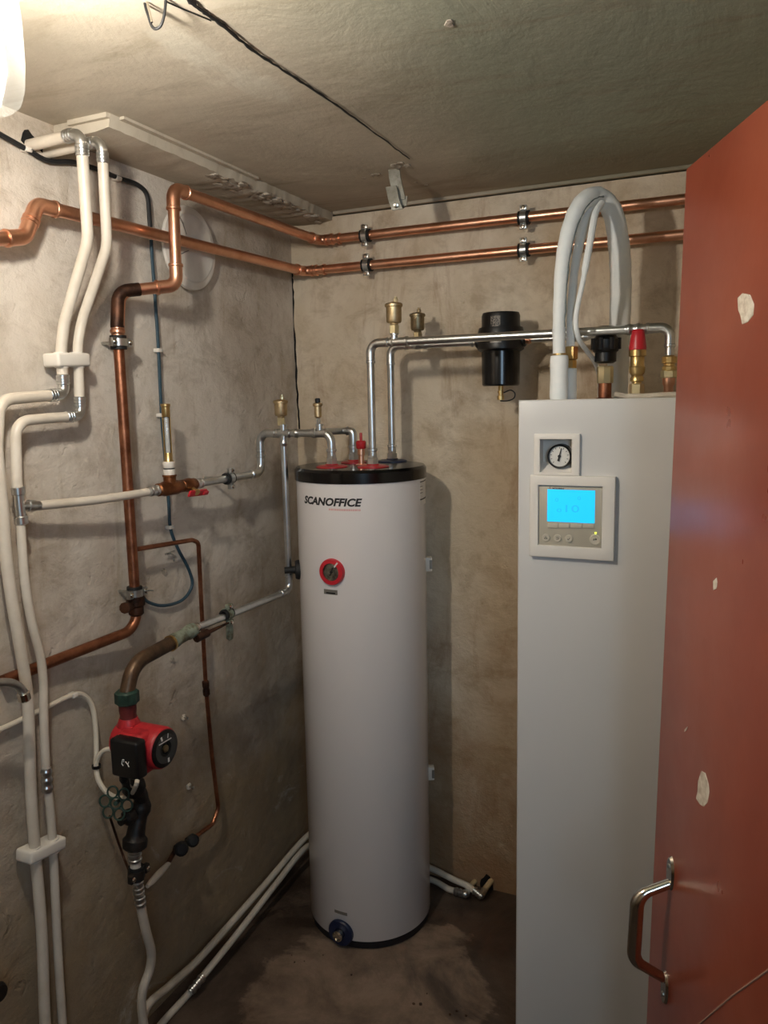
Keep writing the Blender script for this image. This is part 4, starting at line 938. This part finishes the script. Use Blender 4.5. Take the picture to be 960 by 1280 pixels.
for px, py, r_, g_ in ((682.6, 672, .0085, 'x'), (696.8, 672.6, .0085, 'o'), (711, 673.3, .0085, 'v'), (744, 674.6, .0120, 'p')):
    c = FC(px, py); bm = B(); lathe(bm, [(r_, 0), (r_, .0015), (r_*.85, .0025), (r_*.4, .0020), (0, .0018)], frame(c, (0, -1, 0)), 20); kb = obj('round_key', bm, 'key', cu_)
    bm = B(); q = V((c.x, YC-.0026, c.z)); u = .0032
    segs = {'x': [((-1, -.6), (0, .8)), ((0, .8), (1, -.6)), ((-1, -.6), (1, -.6))], 'o': [((-.8, .6), (.8, .6)), ((.8, .6), (.8, -.6)), ((.8, -.6), (-.8, -.6))], 'v': [((-.9, 0), (-.2, -.8)), ((-.2, -.8), (1, .8))], 'p': [((-.9, .9), (-.9, -.5)), ((-.2, .9), (.8, .9)), ((.8, .9), (.8, -.1)), ((-.2, .2), (1, .2))]}[g_]
    for a, b in segs: sweep(bm, [q+V((a[0]*u, 0, a[1]*u)), q+V((b[0]*u, 0, b[1]*u))], .0005, 6)
    obj('key_symbol', bm, 'ink', kb)
c = FC(744.6, 666.3); bm = B(); lathe(bm, [(.0016, 0), (.0016, .001), (0, .0016)], frame(c, (0, -1, 0)), 10); obj('status_light', bm, 'led', cu_, 'glowing yellow green light')
bm = B(); box(bm, (CX0+.04, CY+.06, .0), (CX1-.04, CY+.02, .03)); obj('plinth', bm, 'black', cabn)

# ---------------------------------------------------------------- fittings on the cabinet top
T0 = CZ-.002
def topfit(name, label, cat, p, group=None): return thing(name, label, cat, V((p[0], p[1], T0)), group)
# black union
un = topfit('pipe_union', 'black insulated union on a copper stub, left of the red capped valve', 'union', (ux, uy))
mt = Matrix.Translation((ux, uy, 0))
bm = B(); lathe(bm, [(.024, T0), (.022, T0+.003), (.0165, T0+.004), (.0165, T0+.045)], mt, 20); obj('copper_stub', bm, 'copper_old', un)
z0 = T0+.040; bm = B(); lathe(bm, [(.0195, z0), (.0205, z0+.002), (.0205, z0+.040), (.0185, z0+.043)], mt, 8); obj('hex_nut', bm, 'brass_pale', un)
z1 = at(757, 450, 1, uy).z-.008; bm = B()
lathe(bm, [(.020, z1), (.027, z1+.004), (.027, z1+.026), (.0315, z1+.030), (.0335, z1+.038), (.0335, z1+.058), (.030, z1+.062), (.026, z1+.068), (.026, z1+.088), (.020, z1+.092), (.012, z1+.092)], mt, 14)
for k in range(7):
    a = 2*PI*k/7; lathe(bm, [(.007, z1+.034), (.007, z1+.062)], Matrix.Translation((ux+.031*math.cos(a), uy+.031*math.sin(a), 0)), 8)
obj('union_cap', bm, 'black', un)
# safety valve
sx, sy = at(796, 480, 1, -.36).x, -.36
sv = topfit('safety_valve', 'brass safety valve with tall red cap on the cabinet top', 'valve', (sx, sy)); mt = Matrix.Translation((sx, sy, 0)); zA = T0
bm = B(); lathe(bm, [(.008, zA), (.008, zA+.012)], mt, 12); obj('stub', bm, 'copper', sv)
bm = B(); lathe(bm, [(.015, zA+.010), (.018, zA+.012), (.018, zA+.034), (.015, zA+.036)], mt, 6); obj('hex_nut', bm, 'brass_pale', sv)
bm = B(); lathe(bm, [(.011, zA+.034), (.011, zA+.040), (.016, zA+.042), (.016, zA+.050), (.013, zA+.055), (.018, zA+.062), (.019, zA+.075), (.016, zA+.080), (.0165, zA+.100), (.0205, zA+.102), (.0205, zA+.116), (.018, zA+.118)], mt, 20); obj('valve_body', bm, 'brass', sv)
zT = at(796, 412, 1, sy).z
bm = B(); lathe(bm, [(.0205, zA+.117), (.0205, zA+.124), (.017, zT-.018), (.0145, zT-.003), (.012, zT), (0, zT)], mt, 14); obj('red_cap', bm, 'red_plastic', sv, 'tall red cap')
# right union
ru = topfit('pipe_union', 'brass union on a copper stub at the right end of the cabinet top', 'union', (xE, P3.y)); mt = Matrix.Translation((xE, P3.y, 0))
bm = B(); lathe(bm, [(.011, zA), (.0115, zA+.028), (.015, zA+.034), (.015, zA+.050)], mt, 18); obj('copper_stub', bm, 'copper', ru)
bm = B(); lathe(bm, [(.017, zA+.048), (.0195, zA+.05), (.0195, zA+.064), (.017, zA+.066)], mt, 6); obj('hex_nut', bm, 'brass_pale', ru)
bm = B(); lathe(bm, [(.014, zA+.065), (.017, zA+.067), (.017, zA+.075), (.013, zA+.077), (.013, zA+.082), (.018, zA+.084), (.018, zA+.098), (.0135, zA+.100), (.0115, zA+.102)], mt, 10); obj('union_body', bm, 'brass', ru)
# little white hose lying on the cabinet top
lh = smooth_path([V((ux+.03, uy-.02, zA+.012)), V((ux+.05, uy-.04, zA+.008)), V((sx-.01, sy-.05, zA+.006)), V((sx+.03, sy-.05, zA+.006)), V((xE, sy-.05, zA+.008)), V((xE+.06, sy-.03, zA+.008)), V((xE+.10, sy+.06, zA+.008))], 6)
tag(obj('overflow_hose', one(sweep, lh, .0062, 10), 'white_pipe'), 'thin white hose lying on the cabinet top behind its front edge', 'hose')

# ---------------------------------------------------------------- insulated hoses
h1 = [at(703, 520, 1, -.44), at(699, 460, 1, -.44), at(699, 400, 1, -.435), at(703, 330, 1, -.42), at(713, 282, 1, -.40), at(728, 253, 1, -.36), at(747, 246, 1, -.30), at(765, 264, 1, -.26), at(773, 302, 1, -.235), at(776, 350, 1, -.225), at(774.5, 410, 1, -.22), at(772, 470, 1, -.215), at(770, 500, 1, -.21)]
h1[0].z = T0; h1[0].x, h1[0].y = h1[1].x, h1[1].y; h1[-1] = V((h1[-2].x, h1[-2].y, T0))
hs1 = thing('insulated_hose', 'thick foam insulated hose looping above the cabinet top', 'hose', h1[0], 'foam insulated hoses above the cabinet')
p1_ = smooth_path(h1, 7); nn = len(p1_)
ra = []
for i, p in enumerate(p1_):
    t = i/(nn-1); base = .0155 if t < .18 else (.0155+(t-.18)/.30*.0075 if t < .48 else .0235+min(1, (t-.48)/.2)*.0035); ra.append(base*(1+.025*math.sin(i*1.7)+random.uniform(-.012, .012)))
obj('insulation', one(sweep, p1_, ra, 20), 'foam', hs1)
sl = []
for i in range(int(nn*.16), int(nn*.50)):
    p = p1_[i]; tg = (p1_[i+1]-p1_[i-1]).normalized(); sd = (CAM-p).normalized()*.62+rt*.78; sd = (sd-tg*sd.dot(tg)).normalized()
    sl.append(p+sd*(ra[i]*.985+.0004)+V((random.uniform(-.0012, .0012), 0, random.uniform(-.001, .001))))
obj('split_seam', one(sweep, sl, [.0022*random.uniform(.4, 1.2) for _ in sl], 6), simple('dark_foam_slit', '#6d7675', .9), hs1, 'dark split seam along the foam')
zs_ = at(699, 444, 1, -.44).z
bm = B(); c = h1[1]; lathe(bm, [(.021, T0), (.0225, T0+.01), (.0215, T0+.05), (.0222, zs_-.012), (.021, zs_-.002), (.016, zs_)], Matrix.Translation((c.x, c.y, 0)), 20); obj('lower_sleeve', bm, 'foam', hs1, 'wider white sleeve at the base')
bm = B(); lathe(bm, [(.0165, zs_-.002), (.0165, zs_+.004)], Matrix.Translation((c.x, c.y, 0)), 18); obj('brass_ring', bm, 'brass', hs1)
h2 = [at(712, 480, 1, -.40), at(713, 430, 1, -.40), at(714, 390, 1, -.40), at(718, 340, 1, -.375), at(727, 292, 1, -.345), at(738, 261, 1, -.312), at(752, 250, 1, -.258), at(766, 266, 1, -.208), at(772, 304, 1, -.178), at(772, 350, 1, -.165), at(770, 410, 1, -.165), at(768, 470, 1, -.175), at(768, 500, 1, -.17)]
h2[0] = V((h2[1].x, h2[1].y, zs_-.008)); h2[-1] = V((h2[-2].x, h2[-2].y, T0))
hs2 = thing('insulated_hose', 'thinner foam insulated hose with brass nut, right beside the thick hose', 'hose', h2[0], 'foam insulated hoses above the cabinet')
p2_ = smooth_path(h2, 7); nn = len(p2_)
ra = [(.0105 if i/nn < .25 else .0105+min(1, (i/nn-.25)/.25)*.0075)*(1+.03*math.sin(i*2.1)) for i in range(nn)]
obj('insulation', one(sweep, p2_, ra, 16), 'foam', hs2)
c = h2[1]; z9 = at(712, 462, 1, -.40).z; z8 = at(712, 433, 1, -.4).z
bm = B(); lathe(bm, [(.0165, T0), (.017, T0+.006), (.0165, z9+.002), (.012, z9+.004)], Matrix.Translation((c.x, c.y, 0)), 18); obj('lower_sleeve', bm, 'foam', hs2, 'white sleeve at the base')
bm = B(); lathe(bm, [(.011, z9), (.0135, z9+.002), (.0135, z9+.022), (.011, z9+.024)], Matrix.Translation((c.x+.002, c.y, 0)), 6); lathe(bm, [(.014, z9+.024), (.0165, z9+.026), (.0165, z8-.002), (.013, z8)], Matrix.Translation((c.x+.002, c.y, 0)), 6); obj('flare_nut', bm, 'brass', hs2, 'brass flare nut')
h3 = [at(752, 254, 1, -.33), at(744, 268, 1, -.365), at(738, 300, 1, -.395), at(729, 350, 1, -.42), at(720, 395, 1, -.425), at(723, 422, 1, -.41), at(733, 438, 1, -.35), at(744, 454, 1, -.28), at(750, 475, 1, -.23), at(754, 498, 1, -.22)]
h3[-1] = V((h3[-2].x, h3[-2].y, T0))
p3_ = smooth_path(h3, 7); nn = len(p3_)
tag(obj('control_cable', one(sweep, p3_, [.0085 if i < nn*.3 else .0062 for i in range(nn)], 10), 'foam'), 'slim white tube dropping from the hose loop and curving behind the black union', 'cable')

# ---------------------------------------------------------------- pump line on the left wall
pl = thing('return_pipe', 'weathered brown brass bend linking the steel pipe down to the red pump', 'pipe', at(157, 868, 0, .165))
XP = .165
yb_ = V((XP, -1.077, 1.0))
pts = [V((XP, -.905, 1.083)), V((XP, -1.062, 1.072)), V((XP, -1.079, 1.0))]
bm = B(); sweep(bm, fillet([V((XP, -.912, 1.079)), V((XP, -1.050, 1.070)), V((XP, -1.080, .998))], .075, 10), .0172, 18); obj('bend', bm, 'iron_brown', pl)
bm = B(); ring(bm, V((XP, -.918, 1.0785)), (0, 1, .05), .017, .006, .003); obj('brass_ring', bm, 'brass', pl)
bm = B(); ring(bm, V((XP, -1.080, 1.008)), (0, 0, 1), .0168, .008, .0035); obj('brass_ring', bm, 'brass', pl)
bm = B(); lathe(bm, [(.015, -.004), (.0185, 0), (.0185, .015), (.0165, .018), (.0165, .055), (.0185, .058), (.0185, .082), (.012, .086)], frame((XP, -.912, 1.0805), (0, 1, .09)), 14); obj('reducer', bm, 'verdigris', pl, 'verdigris covered reducer')
socket(pl, V((XP, -.822, 1.0895)), (0, 1, .03), .0102, .022, 'chrome', n=1)
bm = B(); sweep(bm, [V((XP+.012, -.835, 1.068)), V((XP+.012, -.79, 1.070))], .011, 12); sweep(bm, [V((XP+.012, -.79, 1.070)), V((XP+.014, -.70, 1.072))], [.006, .0028], 10); obj('side_spindle', bm, 'copper_dirty', pl, 'tarnished thin spindle')
bm = B(); q = at(287, 787, 0, XP); lathe(bm, [(.004, -.03), (.009, -.026), (.010, 0), (.008, .018), (.004, .024)], frame(q, (.1, -.1, 1)), 10); obj('grip', bm, 'verdigris', pl, 'corroded green grip')

PC = V((XP, -1.076, .884))
pm = thing('circulation_pump', 'red circulation pump with black terminal box on the left wall', 'pump', PC)
bm = B(); lathe(bm, [(.022, .100), (.027, .104), (.027, .128), (.022, .132)], Matrix.Translation(PC), 8); obj('union_nut', bm, 'green', pm, 'dark green union nut')
bm = B(); lathe(bm, [(.020, .060), (.018, .075), (.0195, .085), (.0195, .102)], Matrix.Translation(PC), 16); obj('inlet_neck', bm, 'pump_dark_red', pm, 'dark red cast neck')
bm = B()
lathe(bm, [(.0, -.022), (.030, -.022), (.040, -.014), (.045, .004), (.045, .02), (.043, .028), (.043, .034)], frame(PC+V((-.01, 0, .014)), (1, 0, 0)), 28)
lathe(bm, [(.018, -.03), (.024, .02), (.027, .045), (.020, .062)], Matrix.Translation(PC+V((0, 0, .006))), 18)
obj('pump_housing', bm, 'pump_red', pm)
bm = B()
lathe(bm, [(.044, .0), (.047, .004), (.0475, .084), (.046, .092), (.0435, .095), (.040, .0955)], frame(PC+V((.0, .004, .008)), (1, 0, 0)), 36)
box(bm, (.004, -.052, -.050), (.078, .004, .045), Matrix.Translation(PC+V((.0, 0, .008))), .012, 3)
obj('motor_housing', bm, 'pump_red', pm)
mc = PC+V((.094, .004, .008))
bm = B(); lathe(bm, [(.0425, -.002), (.0425, .003), (.040, .0045), (.012, .0045), (.011, .002), (0, .002)], frame(mc, (1, 0, 0)), 36); fp = obj('motor_face', bm, 'black', pm, 'round black motor face plate')
bm = B(); lathe(bm, [(.0085, .002), (.0085, .006), (.006, .007), (0, .007)], frame(mc, (1, 0, 0)), 16); obj('center_screw', bm, 'brass_dark', fp)
bm = B(); fm_ = frame(mc+V((.0048, 0, 0)), (1, 0, 0), (0, 1, 0))
box(bm, (-.022, .016, 0), (.020, .0185, .0006), fm_); box(bm, (-.006, .024, 0), (-.001, .034, .0006), fm_ @ Matrix.Rotation(.3, 4, 'Z')); box(bm, (.002, .023, 0), (.005, .033, .0006), fm_ @ Matrix.Rotation(-.2, 4, 'Z')); box(bm, (.004, -.034, 0), (.010, -.024, .0006), fm_)
obj('face_print', bm, 'ink_white', fp)
bm = B(); lathe(bm, [(.018, 0), (.033, 0), (.033, .0005), (.018, .0005), (.018, 0)], fm_, 30, False); obj('face_ring', bm, simple('grey_print', '#3a3a38', .5), fp)
tb0 = PC+V((.050, -.046, .046))
bm = B(); box(bm, (-.036, -.032, -.080), (.040, .0, .006), Matrix.Translation(tb0), .006, 3); tb = obj('terminal_box', bm, 'black', pm, 'black plastic terminal box')
bm = B(); ly = tb0+V((.006, -.0325, -.042))
for pts_ in (((-.006, .006), (-.009, -.004), (-.005, -.008)), ((-.006, .006), (-.002, .007), (-.0035, .001)), ((.002, .003), (.008, -.003), (.011, .004)), ((.008, -.003), (.011, -.008))):
    sweep(bm, [ly+V((a, 0, b)) for a, b in pts_], .0011, 6)
obj('maker_emblem', bm, 'ink_white', tb)
bm = B(); lathe(bm, [(.010, 0), (.010, -.014), (.007, -.02)], Matrix.Translation(tb0+V((-.016, -.016, -.079))), 12); lathe(bm, [(.010, 0), (.010, -.014), (.007, -.02)], Matrix.Translation(tb0+V((.014, -.016, -.079))), 12); obj('cable_gland', bm, 'black', tb)

# valves under the pump
vb = thing('shut_off_valve', 'blackened shut-off valve stack with wavy wheel below the red pump', 'valve', V((.15, -1.07, .60)))
zq = lambda py, x=.15: at(172, py, 0, x).z
XVv = .15; yv = -1.068
zt3 = PC.z-.03; z_a = at(176, 970, 0, XVv).z; z_b = at(176, 1000, 0, XVv).z; z_c = at(170, 1022, 0, XVv).z; z_d = at(168, 1050, 0, XVv).z; z_e = at(168, 1062, 0, XVv).z
pth = [PC+V((-.005, 0, -.03)), V((XVv+.004, -1.067, z_a)), at(177, 1000, 0, XVv), at(170, 1040, 0, XVv), at(168, 1062, 0, XVv), at(170, 1092, 0, XVv), at(173, 1115, 0, XVv)]
bm = B(); pts_ = smooth_path(pth[:5], 6); n_ = len(pts_)
prof_r = []
for i in range(n_):
    t = i/(n_-1); prof_r.append(.020+.003*math.sin(t*9)+(.006 if .28 < t < .36 or .52 < t < .6 or .80 < t < .97 else 0))
sweep(bm, pts_, prof_r, 12); obj('valve_body', bm, 'valve_black', vb)
bm = B(); c = at(166, 1018, 0, XVv); lathe(bm, [(.016, 0), (.018, .008), (.018, .02), (.010, .026), (.010, .038)], frame(c, (-.1, -1, 0)), 12); bon = obj('bonnet', bm, 'valve_black', vb)
hc = at(145, 1004, 1, yv-.055); hn = (CAM-hc).normalized(); hn = V((hn.x*.5, hn.y, hn.z*.4)).normalized(); hm = frame(hc, hn)
bm = B()
for k in range(6):
    a = 2*PI*k/6+.3; cc = V((.0255*math.cos(a), .0255*math.sin(a), 0)); sweep(bm, [hm @ (cc+V((.0128*math.cos(2*PI*j/16), .0115*math.sin(2*PI*j/16), 0))) for j in range(16)], .0022, 8, closed=True)
sweep(bm, [hm @ V((.0125*math.cos(2*PI*j/16), .0125*math.sin(2*PI*j/16), 0)) for j in range(16)], .0022, 8, closed=True)
lathe(bm, [(.005, -.03), (.005, .004), (0, .005)], hm, 10)
obj('hand_wheel', bm, 'green', vb, 'dark green open wavy hand wheel')
bm = B(); ring(bm, at(168, 1053, 0, XVv), (0, 0, 1), .022, .006, .004); obj('brass_ring', bm, 'brass_dark', vb)
socket(vb, (pth[4]+pth[5]*.0)-V((0, 0, .012)), (0, 0, 1), .0125, .036, 'steel', n=3)
wv_ = thing('white_pipe', 'white pipe running from the valve below the pump down to the floor', 'pipe', pth[5], 'white pipes on the left wall')
obj('pipe', one(sweep, [pth[4]-V((0, 0, .015)), pth[5]], .0125, 14), 'white_pipe', wv_)
socket(wv_, at(172, 1103, 0, .148), pth[6]-pth[5], .0105, .045, 'steel', n=3, name='tee_fitting')
socket(wv_, at(174.5, 1122, 0, .146), pth[6]-pth[5], .0105, .045, 'steel', n=3)
dn_ = [at(174, 1115, 0, .147), at(176, 1132, 0, .145), at(182, 1162, 0, .14), at(189, 1190, 0, .13), at(187, 1212, 0, .12), at(179, 1235, 0, .11), at(177, 1258, 0, .10), at(181, 1290, 0, .095)]
dn_.append(V((.09, dn_[-1].y+.01, .012)))
obj('pipe', one(sweep, smooth_path(dn_, 6), [.0112]*0 or .0112, 14), 'white_pipe', wv_)
clamp('black rubber clamp on the white pipe below the pump valves', at(170.5, 1091, 0, .15), (0, .1, 1), lf, .0125, CG, ear=(0, 1, 0), m='valve_black', rod=False)
cap_p = smooth_path([at(137, 1020, 0, .06), at(147, 1050, 0, .04), at(156, 1075, 0, .05), at(162, 1090, 0, .10)], 6)
tag(obj('thin_rod', one(sweep, cap_p, .0032, 8), 'copper_dirty'), 'thin brown rod slanting below the green hand wheel', 'rod')

# pump power cable
pcable = thing('pump_cable', 'white power cable arching along the left wall to the red pump', 'cable', at(96, 869, 0, .012))
c1_ = smooth_path([at(-50, 935, 0, .012), at(0, 912, 0, .012), at(40, 893, 0, .012), at(85, 871, 0, .012), at(102, 868, 0, .014), at(114, 880, 0, .018), at(119, 905, 0, .025), at(120.5, 940, 0, .035), at(120, 956, 0, .045), at(123, 975, 0, .06), at(133, 990, 0, .08), at(146, 997, 0, .10), at(160, 997, 0, .135), at(166, 986, 0, .15), at(165, 972, 1, tb0.y-.018)], 7)
obj('cord', one(sweep, c1_, .0060, 10), 'white_cable', pcable)
c2_ = smooth_path([at(119, 962, 0, .05), at(122, 948, 0, .055), at(130, 938, 0, .07), at(140, 937, 0, .09), at(147, 945, 0, .115), at(149, 955, 1, tb0.y-.012)], 6)
obj('cord', one(sweep, c2_, .0055, 10), 'white_cable', pcable)
c3_ = smooth_path([at(150, 999, 0, .11), at(163, 994, 0, .135), at(170, 982, 1, tb0.y-.03), at(172, 972, 1, tb0.y-.02)], 6)
obj('cord', one(sweep, c3_, .0050, 10), 'white_cable', pcable)
bm = B(); ring(bm, at(120.5, 958, 0, .05), (0, 0, 1), .0085, .007, .002, 16); obj('cable_tie', bm, 'black', pcable)
bm = B(); box(bm, (0, -.008, -.006), (.020, .008, .006), Matrix.Translation(V((0, at(92, 869, 0, .012).y, at(92, 869, 0, .012).z))), .003); obj('cable_saddle', bm, 'plastic_white', pcable)

# faucet spout at the left edge
fsp = thing('tap_spout', 'dark chrome tap spout curving in from the left edge', 'tap', at(0, 855, 0, .11))
sp = smooth_path([at(-60, 862, 0, .11), at(-20, 856, 0, .11), at(5, 853, 0, .11), at(20, 856, 0, .11), at(29, 865, 0, .11), at(31, 874, 0, .11)], 6)
obj('spout', one(sweep, sp, .0085, 12), 'steel_dull', fsp)
bm = B(); lathe(bm, [(.009, -.010), (.0125, -.008), (.0125, .006), (.010, .009), (0, .009)], frame(at(30, 871, 0, .11), (0, .15, -1)), 16); obj('outlet_ring', bm, 'chrome', fsp)
bm = B(); kc = at(-5, 1240, 0, .05); lathe(bm, [(.008, -.05), (.010, -.01), (.019, -.006), (.021, .004), (.017, .014), (0, .017)], frame(kc, (1, 0, 0)), 16)
tag(obj('black_ball', bm, 'valve_black'), 'dark round rubber ball end low on the left wall at the frame edge', 'stopper')

# ---------------------------------------------------------------- floor hoses
def floor_hose(label, pts, r, name='floor_pipe'):
    t = thing(name, label, 'pipe', pts[0], 'white pipes along the floor'); obj('pipe', one(sweep, smooth_path(pts, 6), r, 12), 'white_pipe', t); return t
yb2 = -.045
w1 = floor_hose('upper white pipe rising from the floor to behind the tank', [V((.075, -1.02, .014)), at(182, 1262, 0, .065), at(212, 1232, 0, .05), at(245, 1202, 0, .045), at(285, 1158, 0, .042), at(330, 1107, 0, .042), at(383, 1046, 0, .045), V((.08, -.045, .10)), V((.20, -.034, .080)), V((.36, -.034, .060)), V((.46, -.036, .053)), at(545, 1088, 1, -.045), at(566, 1099, 1, -.055), at(584, 1107, 1, -.062), at(592, 1113, 1, -.07)], .0105)
w2 = floor_hose('lower white pipe lying along the floor beside the left wall', [at(195, 1290, 2, .011), at(205, 1276, 2, .011), at(235, 1243, 2, .012), at(262, 1210, 0, .075), at(300, 1163, 0, .075), at(345, 1105, 0, .07), at(384, 1058, 0, .07), V((.10, -.075, .050)), V((.20, -.042, .030)), V((.36, -.044, .020)), V((.47, -.05, .018)), at(545, 1102, 1, -.06), at(560, 1111, 1, -.075), at(570, 1114, 1, -.085)], .0100)
e1, e2 = at(594, 1114, 1, -.072), at(600, 1119, 1, -.075)
socket(w1, (e1+e2)/2, e2-e1, .0105, .034, 'steel', n=3)
bm = B(); wst = at(615, 1101, 1, -.002); sweep(bm, fillet([e2-(e2-e1).normalized()*.004, e2+(e2-e1).normalized()*.004, e2+(wst-e2)*.35], .006, 4), .0115, 12); obj('elbow', bm, 'steel', w1)
bm = B(); sweep(bm, [e2+(wst-e2)*.3, wst+V((0, .02, 0))], .0095, 12); obj('sleeve', bm, 'cream', w1, 'yellowed sleeve entering the wall')
g1, g2 = at(571, 1114.5, 1, -.086), at(579, 1117, 1, -.09)
socket(w2, (g1+g2)/2, g2-g1, .0100, .040, 'steel', n=3)
bm = B(); wst = at(594, 1103, 1, -.002); sweep(bm, fillet([g2, g2+(g2-g1).normalized()*.012, g2+(wst-g2)*.4], .006, 4), .0110, 12); obj('elbow', bm, 'steel', w2)
bm = B(); sweep(bm, [g2+(wst-g2)*.35, wst+V((0, .02, 0))], .0090, 12); obj('sleeve', bm, 'cream', w2, 'yellowed sleeve entering the wall')
socket(w2, at(246, 1230, 0, .075), at(262, 1210, 0, .075)-at(235, 1243, 2, .012), .0100, .05, 'steel', n=3)
# grit on the floor
bm = B()
for k in range(60):
    x, y = random.uniform(.12, .8), random.uniform(-1.2, -.5); s = random.uniform(.0015, .005)
    if (V((x, y))-V((TC.x, TC.y))).length < TR+.02: continue
    b = bmesh.new(); bmesh.ops.create_icosphere(b, subdivisions=1, radius=s)
    for v in b.verts: v.co = V((v.co.x*random.uniform(.7, 1.3)+x, v.co.y*random.uniform(.7, 1.3)+y, max(0, v.co.z*.6+s*.3)))
    join(bm, b)
o = obj('floor_grit', bm, 'rust'); o['kind'] = 'stuff'; o['label'] = 'crumbs of grit scattered on the damp floor'; o['category'] = 'grit'
